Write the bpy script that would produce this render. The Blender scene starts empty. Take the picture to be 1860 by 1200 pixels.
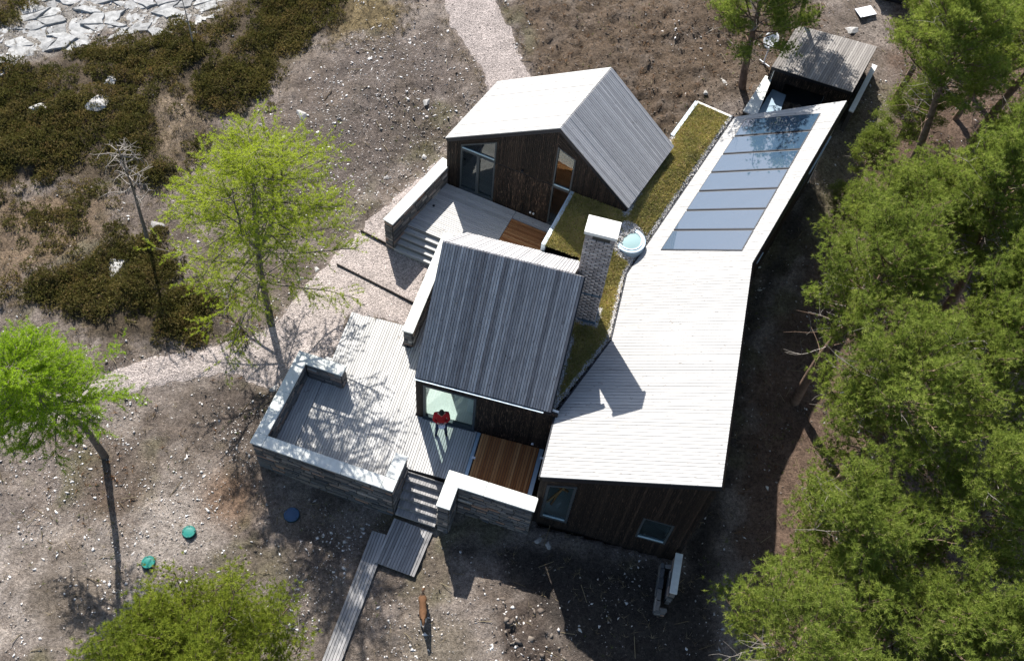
import bpy, bmesh, math, random
import numpy as np
from mathutils import Vector, Matrix, noise as mnoise
R_ = math.radians
rng = random.Random(7)
SC = bpy.context.scene
COL = SC.collection

# ---------------------------------------------------------------- camera
def setup_camera():
    f = 1800.0
    dn = Vector((785.8 - 930, 1750.2 - 600, f)).normalized()
    z = -dn
    x = (Vector((1, 0, 0)) - z * z.x).normalized()
    y = z.cross(x)
    # rows of world->camera (x right, y down, z forward)
    right = Vector((x[0], y[0], z[0])); down = Vector((x[1], y[1], z[1])); fwd = Vector((x[2], y[2], z[2]))
    M = Matrix((( right.x, -down.x, -fwd.x, 0), (right.y, -down.y, -fwd.y, 0), (right.z, -down.z, -fwd.z, 30.0), (0, 0, 0, 1)))
    cd = bpy.data.cameras.new('camera'); co = bpy.data.objects.new('camera', cd); COL.objects.link(co)
    cd.sensor_width = 36.0; cd.lens = f / 1860 * 36; cd.clip_end = 2000
    co.matrix_world = M
    SC.camera = co
setup_camera()

# ---------------------------------------------------------------- light
SUN_T = Vector((0.31, -1.02, -1.0)).normalized()      # direction the light travels
elev = math.asin(-SUN_T.z); az = math.atan2(-SUN_T.x, -SUN_T.y)   # azimuth from +Y towards +X
W = bpy.data.worlds.new('World'); SC.world = W; W.use_nodes = True
nt = W.node_tree; nt.nodes.clear()
sky = nt.nodes.new('ShaderNodeTexSky'); sky.sky_type = 'NISHITA'; sky.sun_disc = False
sky.sun_elevation = elev; sky.sun_rotation = az; sky.air_density = 1.0; sky.dust_density = 1.2; sky.ozone_density = 1.0
bg = nt.nodes.new('ShaderNodeBackground'); bg.inputs['Strength'].default_value = 0.08
wo = nt.nodes.new('ShaderNodeOutputWorld')
nt.links.new(sky.outputs[0], bg.inputs[0]); nt.links.new(bg.outputs[0], wo.inputs[0])
sl = bpy.data.lights.new('sun', 'SUN'); sl.energy = 4.6; sl.angle = R_(0.5); sl.color = (1.0, 0.955, 0.89)
so = bpy.data.objects.new('sun', sl); COL.objects.link(so); so.location = (-15, 50, 50)
so.rotation_euler = SUN_T.to_track_quat('-Z', 'Y').to_euler()
SC.view_settings.view_transform = 'Standard'; SC.view_settings.look = 'None'
SC.view_settings.exposure = 1.2; SC.view_settings.gamma = 1.0; SC.view_settings.use_curve_mapping = False

# ---------------------------------------------------------------- material helpers
def newmat(name):
    m = bpy.data.materials.new(name); m.use_nodes = True
    n = m.node_tree.nodes; l = m.node_tree.links
    b = n['Principled BSDF']; b.inputs['Specular IOR Level'].default_value = 0.25
    return m, n, l, b
def node(n, t, **kw):
    x = n.new(t)
    for k, v in kw.items(): setattr(x, k, v)
    return x
def mixc(n, l, fac, a, b, mode='MIX'):
    x = n.new('ShaderNodeMix'); x.data_type = 'RGBA'; x.blend_type = mode
    for key, val in ((0, fac), (6, a), (7, b)):
        if isinstance(val, (int, float)): x.inputs[key].default_value = val
        elif isinstance(val, tuple): x.inputs[key].default_value = (*val[:3], 1)
        else: l.new(val, x.inputs[key])
    return x.outputs[2]
def ramp(n, l, fac, stops):
    x = n.new('ShaderNodeValToRGB'); e = x.color_ramp.elements
    while len(e) < len(stops): e.new(0.5)
    for i, (p, c) in enumerate(stops):
        e[i].position = p; e[i].color = (*c, 1) if isinstance(c, tuple) else (c, c, c, 1)
    l.new(fac, x.inputs[0]); return x.outputs[0]
def noise(n, l, vec, scale, detail=3, rough=0.6):
    x = n.new('ShaderNodeTexNoise'); x.inputs['Scale'].default_value = scale
    x.inputs['Detail'].default_value = detail; x.inputs['Roughness'].default_value = rough
    if vec is not None: l.new(vec, x.inputs['Vector'])
    return x.outputs[0]
def bump(n, l, b, h, strength=0.4, dist=0.02):
    x = n.new('ShaderNodeBump'); x.inputs['Strength'].default_value = strength; x.inputs['Distance'].default_value = dist
    l.new(h, x.inputs['Height']); l.new(x.outputs[0], b.inputs['Normal'])
def objvec(n, l, scale=(1, 1, 1)):
    tc = n.new('ShaderNodeTexCoord'); oi = n.new('ShaderNodeObjectInfo')
    mp = n.new('ShaderNodeMapping'); mp.inputs['Scale'].default_value = scale
    l.new(tc.outputs['Object'], mp.inputs[0])
    ad = n.new('ShaderNodeVectorMath'); ad.operation = 'MULTIPLY_ADD'
    l.new(oi.outputs['Random'], ad.inputs[0]); ad.inputs[1].default_value = (37, 51, 23); l.new(mp.outputs[0], ad.inputs[2])
    return ad.outputs[0], oi.outputs['Random']

def wood(name, stops, grain=0.35, rough=0.85, knots=True):
    m, n, l, b = newmat(name)
    v, rnd = objvec(n, l, (1.2, 30, 30))
    base = ramp(n, l, rnd, stops)
    g = noise(n, l, v, 2.2, 4, 0.65)
    gr = ramp(n, l, g, [(0.3, 1 - grain), (0.7, 1.0 + grain * 0.3)])
    c = mixc(n, l, 1.0, base, gr, 'MULTIPLY')
    if knots:
        v2, _ = objvec(n, l, (4, 9, 9))
        k = noise(n, l, v2, 1.7, 2, 0.5)
        kk = ramp(n, l, k, [(0.66, 0.0), (0.74, 1.0)])
        c = mixc(n, l, kk, c, mixc(n, l, 1.0, c, (0.55, 0.52, 0.5), 'MULTIPLY'))
    l.new(c, b.inputs['Base Color']); b.inputs['Roughness'].default_value = rough
    bump(n, l, b, g, 0.35, 0.008)
    return m
def charred(name, brown=0.5):
    m, n, l, b = newmat(name)
    v, rnd = objvec(n, l, (2.2, 34, 34))
    g = noise(n, l, v, 1.6, 4, 0.65)
    k = ramp(n, l, g, [(0.56, 0.0), (0.70, 1.0)])
    base = ramp(n, l, rnd, [(0.0, (0.006, 0.005, 0.0045)), (0.6, (0.012, 0.009, 0.0075)), (1.0, (0.03, 0.021, 0.016))])
    c = mixc(n, l, k, base, (0.16 * brown + .03, 0.105 * brown + .02, 0.075 * brown + .015))
    l.new(c, b.inputs['Base Color']); b.inputs['Roughness'].default_value = 0.75
    bump(n, l, b, g, 0.5, 0.01)
    return m
def plain(name, col, rough=0.7, metal=0.0, var=0.12, scale=6.0, bumpd=0.0):
    m, n, l, b = newmat(name)
    v, rnd = objvec(n, l)
    g = noise(n, l, v, scale, 4, 0.6)
    gr = ramp(n, l, g, [(0.25, 1 - var), (0.75, 1 + var)])
    c = mixc(n, l, 1.0, col, gr, 'MULTIPLY')
    l.new(c, b.inputs['Base Color']); b.inputs['Roughness'].default_value = rough; b.inputs['Metallic'].default_value = metal
    if bumpd: bump(n, l, b, g, 0.5, bumpd)
    return m
def stonemat(name, stops, var=0.35, scale=9.0):
    m, n, l, b = newmat(name)
    v, rnd = objvec(n, l)
    base = ramp(n, l, rnd, stops)
    g = noise(n, l, v, scale, 5, 0.7)
    c = mixc(n, l, 1.0, base, ramp(n, l, g, [(0.3, 1 - var), (0.72, 1 + var)]), 'MULTIPLY')
    l.new(c, b.inputs['Base Color']); b.inputs['Roughness'].default_value = 0.9
    bump(n, l, b, g, 0.6, 0.02)
    return m
def rndmat(name, stops, rough=0.9, trans=0.0, tcol=None, nscale=0.0):
    "colour from the per-face attribute rnd; trans adds translucency for leaves"
    m, n, l, b = newmat(name)
    at = n.new('ShaderNodeAttribute'); at.attribute_name = 'rnd'
    c = ramp(n, l, at.outputs['Fac'], stops)
    if nscale:
        tc = n.new('ShaderNodeTexCoord'); g = noise(n, l, tc.outputs['Object'], nscale, 2, 0.5)
        c = mixc(n, l, 1.0, c, ramp(n, l, g, [(0.3, (0.72, 0.75, 0.7)), (0.7, (1.2, 1.16, 1.1))]), 'MULTIPLY')
    l.new(c, b.inputs['Base Color']); b.inputs['Roughness'].default_value = rough
    if trans:
        t = n.new('ShaderNodeBsdfTranslucent'); l.new(c, t.inputs[0])
        ms = n.new('ShaderNodeMixShader'); ms.inputs[0].default_value = trans
        l.new(b.outputs[0], ms.inputs[1]); l.new(t.outputs[0], ms.inputs[2])
        l.new(ms.outputs[0], n['Material Output'].inputs[0])
    return m
def glassmat(name, tint, ior=1.55):
    m = bpy.data.materials.new(name); m.use_nodes = True; n = m.node_tree.nodes; l = m.node_tree.links
    n.clear()
    o = n.new('ShaderNodeOutputMaterial'); t = n.new('ShaderNodeBsdfTransparent'); t.inputs[0].default_value = (*tint, 1)
    gl = n.new('ShaderNodeBsdfGlossy'); gl.inputs['Roughness'].default_value = 0.01
    fr = n.new('ShaderNodeFresnel'); ge = n.new('ShaderNodeNewGeometry'); mx = n.new('ShaderNodeMix'); mx.inputs[2].default_value = ior; mx.inputs[3].default_value = 1 / ior
    l.new(ge.outputs['Backfacing'], mx.inputs[0]); l.new(mx.outputs[0], fr.inputs[0])
    ms = n.new('ShaderNodeMixShader'); l.new(fr.outputs[0], ms.inputs[0]); l.new(t.outputs[0], ms.inputs[1]); l.new(gl.outputs[0], ms.inputs[2])
    l.new(ms.outputs[0], o.inputs[0]); return m

M = {}
M['deck'] = wood('weathered_deck', [(0, (.43, .425, .415)), (.5, (.49, .485, .475)), (1, (.55, .545, .535))], 0.25)
M['newdeck'] = wood('new_larch_deck', [(0, (.30, .12, .045)), (.5, (.42, .19, .075)), (1, (.54, .28, .12))], 0.35)
M['roofwhite'] = wood('silvered_larch_roof', [(0, (.375, .37, .36)), (.5, (.41, .405, .395)), (1, (.44, .435, .425))], 0.26)
M['roofdark'] = wood('grey_weathered_roof', [(0, (.24, .225, .228)), (.35, (.335, .32, .322)), (.7, (.41, .395, .395)), (1, (.52, .505, .505))], 0.6)
M['roofgrey'] = wood('grey_larch_roof', [(0, (.34, .335, .34)), (.5, (.43, .425, .43)), (1, (.52, .51, .51))], 0.35)
M['roofshed'] = wood('shed_roof_wood', [(0, (.20, .185, .175)), (.5, (.27, .25, .235)), (1, (.35, .33, .31))], 0.4)
M['walk'] = wood('walkway_wood', [(0, (.22, .215, .215)), (.5, (.29, .285, .285)), (1, (.38, .37, .365))], 0.35)
M['char'] = charred('charred_larch', 0.5)
M['charred_worn'] = charred('charred_larch_worn', 1.25)
M['trim'] = plain('dark_metal_trim', (.02, .022, .028), 0.45, 0.3)
M['under'] = plain('dark_membrane', (.03, .03, .033), 0.9)
M['frame'] = plain('window_frame_grey', (.05, .062, .07), 0.45)
M['sill'] = plain('window_sill_pale', (.42, .55, .60), 0.4)
M['channel'] = plain('galvanised_channel', (.33, .43, .52), 0.4, 0.4)
M['glass'] = glassmat('window_glass', (.90, .96, .95), 1.6)
M['floor'] = wood('pale_interior_floor', [(0, (.62, .62, .58)), (1, (.7, .7, .66))], 0.08, 0.6, False)
M['plaster'] = plain('interior_plaster', (.72, .73, .70), 0.9, 0, 0.04)
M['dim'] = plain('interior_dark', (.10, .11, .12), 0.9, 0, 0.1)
M['cap'] = plain('pale_stone_coping', (.56, .575, .55), 0.8, 0, 0.14, 5, 0.006)
M['core'] = plain('wall_core_mortar', (.06, .056, .05), 0.95)
M['stone'] = stonemat('schist_stone', [(0, (.06, .062, .066)), (.25, (.13, .13, .132)), (.5, (.20, .18, .16)), (.7, (.10, .11, .118)), (.85, (.25, .235, .22)), (.93, (.30, .18, .12)), (1, (.40, .39, .37))], .5, 12)
M['brick'] = None
M['lead'] = plain('lead_flashing', (.10, .16, .22), 0.45, 0.3)
M['white'] = plain('pale_render', (.66, .65, .62), 0.85, 0, 0.06)
M['upstand'] = plain('pale_metal_upstand', (.50, .58, .63), 0.45, 0.2)
M['moss_soil'] = None
M['lidgreen'] = plain('teal_plastic', (.012, .16, .135), 0.35, 0, 0.12)
M['lidblue'] = plain('blue_plastic', (.03, .075, .15), 0.4, 0, 0.12)
M['lidrim'] = plain('dark_rim', (.012, .03, .03), 0.6)
M['bark_pine'] = stonemat('pine_bark', [(0, (.17, .115, .085)), (1, (.20, .14, .105))], 0.5, 6)
M['bark_grey'] = stonemat('larch_bark', [(0, (.11, .095, .08)), (1, (.14, .12, .10))], 0.5, 7)
M['deadwood'] = stonemat('silver_dead_wood', [(0, (.24, .215, .19)), (1, (.30, .275, .25))], 0.35, 7)
M['rock'] = stonemat('pale_rock', [(0, (.26, .25, .24)), (.5, (.34, .33, .315)), (1, (.42, .41, .395))], 0.4, 4)
M['slab'] = stonemat('pale_quartzite_slab', [(0, (.23, .23, .225)), (.5, (.29, .29, .285)), (1, (.35, .35, .34))], 0.5, 3.6)
M['white_plastic'] = plain('white_enamel', (.75, .77, .8), 0.4, 0, 0.03)
M['pine'] = rndmat('pine_needles', [(0, (.12, .17, .028)), (.45, (.21, .275, .048)), (.8, (.29, .345, .07)), (1, (.40, .40, .18))], 0.75, 0.5, nscale=0.8)
M['pine_light'] = rndmat('pine_needles_light', [(0, (.13, .17, .018)), (.5, (.22, .275, .03)), (1, (.33, .37, .06))], 0.75, 0.5, nscale=0.8)
M['larch'] = rndmat('larch_needles', [(0, (.24, .31, .02)), (.5, (.37, .45, .035)), (1, (.50, .57, .08))], 0.75, 0.5)
M['larch_bright'] = rndmat('larch_needles_bright', [(0, (.19, .31, .012)), (.5, (.29, .44, .02)), (1, (.42, .56, .05))], 0.75, 0.5)
M['heather'] = rndmat('heather_leaves', [(0, (.065, .065, .016)), (.4, (.115, .108, .028)), (.7, (.16, .13, .045)), (1, (.23, .145, .065))], 0.9, 0.3, nscale=0.9)
M['straw'] = rndmat('dry_grass', [(0, (.15, .11, .065)), (.5, (.26, .205, .125)), (1, (.37, .31, .20))], 0.9, 0.2)
M['bracken'] = rndmat('dead_bracken', [(0, (.12, .06, .03)), (.5, (.20, .11, .055)), (1, (.30, .19, .10))], 0.9, 0.2)
M['green_tuft'] = rndmat('fresh_grass', [(0, (.08, .10, .02)), (.5, (.13, .17, .03)), (1, (.19, .22, .06))], 0.9, 0.2)
M['sedum'] = rndmat('sedum_and_moss', [(0, (.26, .25, .07)), (.35, (.38, .36, .11)), (.6, (.46, .41, .17)), (.8, (.46, .33, .19)), (1, (.56, .53, .30))], 0.9, 0.2, nscale=1.3)
M['chips'] = rndmat('stone_chips', [(0, (.18, .155, .14)), (.4, (.31, .28, .26)), (.75, (.5, .465, .44)), (1, (.70, .67, .64))], 0.9)
M['gravelchips'] = rndmat('pink_gravel', [(0, (.20, .16, .145)), (.5, (.32, .27, .25)), (1, (.5, .45, .43))], 0.9)
M['whitechips'] = rndmat('white_pebbles', [(0, (.32, .305, .295)), (.5, (.48, .465, .45)), (1, (.66, .65, .64))], 0.9)
M['clods'] = rndmat('soil_clods', [(0, (.09, .072, .06)), (.5, (.145, .12, .10)), (1, (.21, .18, .15))], 0.95)

def brickmat():
    m, n, l, b = newmat('dark_grey_brick')
    at = n.new('ShaderNodeAttribute'); at.attribute_name = 'rnd'
    tc = n.new('ShaderNodeTexCoord'); g = noise(n, l, tc.outputs['Object'], 14, 4, 0.6)
    c = ramp(n, l, at.outputs['Fac'], [(0, (.26, .235, .23)), (.5, (.37, .335, .325)), (1, (.48, .44, .425))])
    c = mixc(n, l, 1.0, c, ramp(n, l, g, [(.3, .7), (.7, 1.2)]), 'MULTIPLY')
    l.new(c, b.inputs['Base Color']); b.inputs['Roughness'].default_value = .9
    return m
M['brick'] = brickmat()

def solarmat():
    m, n, l, b = newmat('solar_glass')
    tc = n.new('ShaderNodeTexCoord'); w = n.new('ShaderNodeTexWave'); w.wave_type = 'BANDS'; w.bands_direction = 'Y'
    w.inputs['Scale'].default_value = 6.5; l.new(tc.outputs['Object'], w.inputs[0])
    c = ramp(n, l, w.outputs['Fac'], [(.35, (.012, .03, .06)), (.75, (.07, .12, .18))])
    l.new(c, b.inputs['Base Color']); b.inputs['Roughness'].default_value = .6
    b.inputs['Specular IOR Level'].default_value = 0.0
    b.inputs['Coat Weight'].default_value = 1.0; b.inputs['Coat Roughness'].default_value = 0.01; b.inputs['Coat IOR'].default_value = 2.1
    return m
M['solar'] = solarmat()

def groundmat():
    m, n, l, b = newmat('heath_ground')
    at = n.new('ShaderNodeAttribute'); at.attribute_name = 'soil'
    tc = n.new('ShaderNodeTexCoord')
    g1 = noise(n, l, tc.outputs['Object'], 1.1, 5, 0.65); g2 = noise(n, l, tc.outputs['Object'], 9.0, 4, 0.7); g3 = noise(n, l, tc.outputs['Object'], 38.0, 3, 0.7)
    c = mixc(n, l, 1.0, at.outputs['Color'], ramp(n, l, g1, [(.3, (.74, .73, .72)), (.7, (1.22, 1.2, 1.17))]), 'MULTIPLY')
    c = mixc(n, l, 1.0, c, ramp(n, l, g2, [(.28, (.42, .40, .38)), (.72, (1.5, 1.48, 1.46))]), 'MULTIPLY')
    c = mixc(n, l, 1.0, c, ramp(n, l, g3, [(.3, .45), (.7, 1.55)]), 'MULTIPLY')
    l.new(c, b.inputs['Base Color']); b.inputs['Roughness'].default_value = .95
    ad = n.new('ShaderNodeMath'); ad.operation = 'ADD'; l.new(g2, ad.inputs[0]); l.new(g3, ad.inputs[1])
    bump(n, l, b, ad.outputs[0], 1.0, 0.09)
    return m
M['ground'] = groundmat()
def gravelmat():
    m, n, l, b = newmat('pink_gravel_bed')
    tc = n.new('ShaderNodeTexCoord')
    v = n.new('ShaderNodeTexVoronoi'); v.inputs['Scale'].default_value = 26; l.new(tc.outputs['Object'], v.inputs['Vector'])
    g1 = noise(n, l, tc.outputs['Object'], 1.4, 4, 0.6); g2 = noise(n, l, tc.outputs['Object'], 30, 3, 0.6)
    bw = n.new('ShaderNodeRGBToBW'); l.new(v.outputs['Color'], bw.inputs[0])
    c = mixc(n, l, 1.0, (.315, .268, .245), ramp(n, l, bw.outputs[0], [(.15, .6), (.85, 1.35)]), 'MULTIPLY')
    c = mixc(n, l, 1.0, c, ramp(n, l, g1, [(.3, .78), (.7, 1.15)]), 'MULTIPLY')
    c = mixc(n, l, 1.0, c, ramp(n, l, g2, [(.3, .65), (.7, 1.35)]), 'MULTIPLY')
    hs = n.new('ShaderNodeHueSaturation'); hs.inputs['Saturation'].default_value = .9; l.new(c, hs.inputs['Color'])
    l.new(hs.outputs[0], b.inputs['Base Color']); b.inputs['Roughness'].default_value = .95
    bump(n, l, b, v.outputs['Distance'], .7, .03)
    return m
M['gravel'] = gravelmat()

# ---------------------------------------------------------------- object helpers
def tag(o, label=None, cat=None, group=None, kind=None):
    if label: o['label'] = label
    if cat: o['category'] = cat
    if group: o['group'] = group
    if kind: o['kind'] = kind
    return o
def thing(name, label, cat, loc=(0, 0, 0), rotz=0.0, group=None):
    o = bpy.data.objects.new(name, None); COL.objects.link(o); o.empty_display_size = .2
    o.location = loc; o.rotation_euler = (0, 0, rotz)
    return tag(o, label, cat, group)
def link(name, me, parent=None, mat=None, basis=None):
    o = bpy.data.objects.new(name, me); COL.objects.link(o)
    if parent is not None: o.parent = parent
    if basis is not None: o.matrix_basis = basis
    if mat is not None and not me.materials: me.materials.append(mat)
    return o
def mesh(name, vs, fs, mat, parent=None, smooth=False, basis=None):
    me = bpy.data.meshes.new(name); me.from_pydata([tuple(v) for v in vs], [], fs); me.materials.append(mat)
    if smooth: me.polygons.foreach_set('use_smooth', [True] * len(me.polygons))
    me.update(); return link(name, me, parent, None, basis)
def tri_mesh(name, V, mat, parent=None, rnd=None, F=None, smooth=False):
    "V (n,3) numpy; F (m,k) faces, default consecutive triangles; rnd per face"
    me = bpy.data.meshes.new(name)
    V = np.ascontiguousarray(V, dtype=np.float32)
    if F is None: F = np.arange(len(V), dtype=np.int32).reshape(-1, 3)
    F = np.ascontiguousarray(F, dtype=np.int32); m, k = F.shape
    me.vertices.add(len(V)); me.vertices.foreach_set('co', V.ravel())
    me.loops.add(m * k); me.loops.foreach_set('vertex_index', F.ravel())
    me.polygons.add(m); me.polygons.foreach_set('loop_start', np.arange(0, m * k, k, dtype=np.int32))
    try: me.polygons.foreach_set('loop_total', np.full(m, k, dtype=np.int32))
    except Exception: pass
    me.update(calc_edges=True)
    if smooth: me.polygons.foreach_set('use_smooth', np.ones(m, dtype=bool))
    if rnd is not None:
        a = me.attributes.new('rnd', 'FLOAT', 'FACE'); a.data.foreach_set('value', np.ascontiguousarray(rnd, dtype=np.float32))
    me.materials.append(mat)
    return link(name, me, parent)
def prism(name, poly, nrm, t0, t1, mat, parent=None):
    "polygon (3D points) extruded along nrm from t0 to t1"
    n = len(poly); a = [Vector(p) + nrm * t0 for p in poly]; b = [Vector(p) + nrm * t1 for p in poly]
    # orientation
    c = Vector((0, 0, 0))
    for i in range(n): c += Vector(poly[i]).cross(Vector(poly[(i + 1) % n]))
    up = (c.dot(nrm) > 0) == (t1 > t0)
    top = list(range(n, 2 * n)); bot = list(range(n))
    fs = [top if up else top[::-1], bot[::-1] if up else bot]
    for i in range(n):
        j = (i + 1) % n; q = [i, j, n + j, n + i]; fs.append(q if up else q[::-1])
    return mesh(name, a + b, fs, mat, parent)
def box(name, x0, x1, y0, y1, z0, z1, mat, parent=None):
    return prism(name, [(x0, y0, z0), (x1, y0, z0), (x1, y1, z0), (x0, y1, z0)], Vector((0, 0, 1)), 0, z1 - z0, mat, parent)
def clip(poly, axis, val, keep_gt):
    out = []
    for i in range(len(poly)):
        p, q = poly[i], poly[(i + 1) % len(poly)]
        ip = (p[axis] >= val) == keep_gt or p[axis] == val; iq = (q[axis] >= val) == keep_gt or q[axis] == val
        if ip: out.append(p)
        if ip != iq:
            t = (val - p[axis]) / (q[axis] - p[axis]); out.append((p[0] + (q[0] - p[0]) * t, p[1] + (q[1] - p[1]) * t))
    return out
def boards(parent, poly, dirv, nrm, pitch, gap, t0, t1, mat, name='board', jit=0.004, skip=None, split=0.0):
    "fill a planar polygon with separate boards"
    X = Vector(dirv).normalized(); Z = Vector(nrm).normalized(); Y = Z.cross(X); o = Vector(poly[0])
    P2 = [((Vector(p) - o).dot(X), (Vector(p) - o).dot(Y)) for p in poly]
    lo = min(p[1] for p in P2); hi = max(p[1] for p in P2); nb = max(1, round((hi - lo) / pitch)); w = (hi - lo) / nb
    res = []
    for k in range(nb):
        y0 = lo + k * w; y1 = y0 + w - gap
        c = clip(clip(P2, 1, y0, True), 1, y1, False)
        if len(c) < 3: continue
        segs = [c]
        if split:
            xa = min(p[0] for p in c); xb = max(p[0] for p in c)
            if xb - xa > split * 1.2:
                xm = xa + (xb - xa) * rng.uniform(.25, .75)
                segs = [clip(c, 0, xm - .004, False), clip(c, 0, xm + .004, True)]
        for c in segs:
            if len(c) < 3: continue
            ar = abs(sum(c[i][0] * c[(i + 1) % len(c)][1] - c[(i + 1) % len(c)][0] * c[i][1] for i in range(len(c)))) / 2
            if ar < 0.0015: continue
            x0 = min(p[0] for p in c)
            tt = t1 + rng.uniform(-jit, jit)
            lp = [(p[0] - x0, p[1] - y0, 0) for p in c]
            n = len(lp); vs = [(p[0], p[1], t0) for p in lp] + [(p[0], p[1], tt) for p in lp]
            a2 = sum(lp[i][0] * lp[(i + 1) % n][1] - lp[(i + 1) % n][0] * lp[i][1] for i in range(n)); ccw = a2 > 0
            top = list(range(n, 2 * n)); fs = [top if ccw else top[::-1], list(range(n))[::-1] if ccw else list(range(n))]
            for i in range(n):
                j = (i + 1) % n; q = [i, j, n + j, n + i]; fs.append(q if ccw else q[::-1])
            org = o + X * x0 + Y * y0
            B = Matrix(((X.x, Y.x, Z.x, org.x), (X.y, Y.y, Z.y, org.y), (X.z, Y.z, Z.z, org.z), (0, 0, 0, 1)))
            res.append(mesh(name, vs, fs, mat, parent, basis=B))
    return res
def offset_poly(P2, d):
    "inward offset of a convex ccw/cw 2D polygon"
    n = len(P2); a = sum(P2[i][0] * P2[(i + 1) % n][1] - P2[(i + 1) % n][0] * P2[i][1] for i in range(n)); s = 1 if a > 0 else -1
    L = []
    for i in range(n):
        p, q = Vector(P2[i]), Vector(P2[(i + 1) % n]); e = (q - p).normalized(); nn = Vector((-e.y, e.x)) * s
        L.append((p + nn * d, e))
    out = []
    for i in range(n):
        (p, e), (q, f) = L[i - 1], L[i]
        den = e.x * f.y - e.y * f.x; t = ((q.x - p.x) * f.y - (q.y - p.y) * f.x) / den
        out.append(p + e * t)
    return out
def window(parent, poly, nrm, fw=0.06, d0=-0.06, d1=0.03, frame=None, glass=None, sill=False, name='window'):
    "frame ring with a pane as its sub-part; poly is the outer outline in the wall plane"
    Z = Vector(nrm).normalized(); o = Vector(poly[0]); X = (Vector(poly[1]) - o).normalized(); Y = Z.cross(X)
    P2 = [((Vector(p) - o).dot(X), (Vector(p) - o).dot(Y)) for p in poly]
    I2 = offset_poly(P2, fw); n = len(P2)
    to3 = lambda p, t: o + X * p[0] + Y * p[1] + Z * t
    vs = [to3(p, d0) for p in P2] + [to3(p, d1) for p in P2] + [to3(p, d0) for p in I2] + [to3(p, d1) for p in I2]
    fs = []
    a = sum(P2[i][0] * P2[(i + 1) % n][1] - P2[(i + 1) % n][0] * P2[i][1] for i in range(n)); ccw = a > 0
    for i in range(n):
        j = (i + 1) % n
        for q in ([n + i, n + j, 3 * n + j, 3 * n + i], [i, 2 * n + i, 2 * n + j, j], [i, j, n + j, n + i], [2 * n + i, 3 * n + i, 3 * n + j, 2 * n + j]):
            fs.append(q if ccw else q[::-1])
    w = mesh(name, vs, fs, frame or M['frame'], parent)
    pn = prism('pane', [to3(p, 0) for p in I2], Z, -0.035, -0.023, glass or M['glass'], w)
    if sill:
        i = min(range(n), key=lambda k: (to3(P2[k], 0).z + to3(P2[(k + 1) % n], 0).z)); j = (i + 1) % n
        a3, b3 = to3(I2[i], 0), to3(I2[j], 0)
        prism('sill', [a3, b3, b3 + Vector((0, 0, .05)), a3 + Vector((0, 0, .05))], Z, -0.02, 0.012, M['sill'], w)
    return w

# ---------------------------------------------------------------- terrain
YS = [0, 11, 13.5, 16, 17.5, 20, 23, 26, 28, 30, 34, 40, 60, 120]
ZR = [-1.3, -1.2, -1.15, -.45, -.12, .02, .12, .4, .9, 1.4, 2.0, 2.7, 4.2, 8]
ZL = [-1.5, -1.15, -.95, -.65, -.45, -.15, .1, .4, .6, .8, 1.2, 1.8, 3.4, 7]
YC = [0, 11, 16, 20, 26, 30, 34, 40, 60, 120]; ZC = [-1.4, -1.25, -.9, -.5, .5, 1.4, 2.0, 2.7, 4.2, 8]
def sst(t): t = np.clip(t, 0, 1); return t * t * (3 - 2 * t)
def gz(x, y):
    x = np.asarray(x, float); y = np.asarray(y, float)
    t = sst((x + 6.5) / 3.5); t2 = sst((x - 6) / 4)
    z = (np.interp(y, YS, ZL) * (1 - t) + np.interp(y, YS, ZR) * t) * (1 - t2) + np.interp(y, YC, ZC) * t2
    return z
def inpoly(x, y, P):
    x = np.asarray(x); y = np.asarray(y); r = np.zeros(x.shape, bool); n = len(P)
    for i in range(n):
        (x0, y0), (x1, y1) = P[i], P[(i + 1) % n]
        if y0 == y1: continue
        c = ((y0 > y) != (y1 > y)) & (x < (x1 - x0) * (y - y0) / (y1 - y0) + x0); r ^= c
    return r
def polydist(x, y, P, closed=True):
    d = np.full(np.shape(x), 1e9)
    for i in range(len(P) if closed else len(P) - 1):
        (x0, y0), (x1, y1) = P[i], P[(i + 1) % len(P)]; dx, dy = x1 - x0, y1 - y0
        t = np.clip(((x - x0) * dx + (y - y0) * dy) / (dx * dx + dy * dy + 1e-9), 0, 1)
        d = np.minimum(d, np.hypot(x - x0 - t * dx, y - y0 - t * dy))
    return d
def sdf(x, y, P):            # positive inside
    return np.where(inpoly(x, y, P), 1, -1) * polydist(x, y, P)
# cheap vectorised value noise
_perm = np.random.RandomState(3).rand(256, 256)
def vnoise(x, y, s):
    x = np.asarray(x) * s + 131.3; y = np.asarray(y) * s + 77.7
    i = np.floor(x).astype(int); j = np.floor(y).astype(int); fx = sst(x - i); fy = sst(y - j)
    g = lambda a, b: _perm[a % 256, b % 256]
    return (g(i, j) * (1 - fx) + g(i + 1, j) * fx) * (1 - fy) + (g(i, j + 1) * (1 - fx) + g(i + 1, j + 1) * fx) * fy
def fbm(x, y, s, o=4):
    r = 0; a = .5; t = 0
    for k in range(o): r = r + a * vnoise(x + 17 * k, y - 9 * k, s); t += a; a *= .55; s *= 2.1
    return r / t

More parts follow.
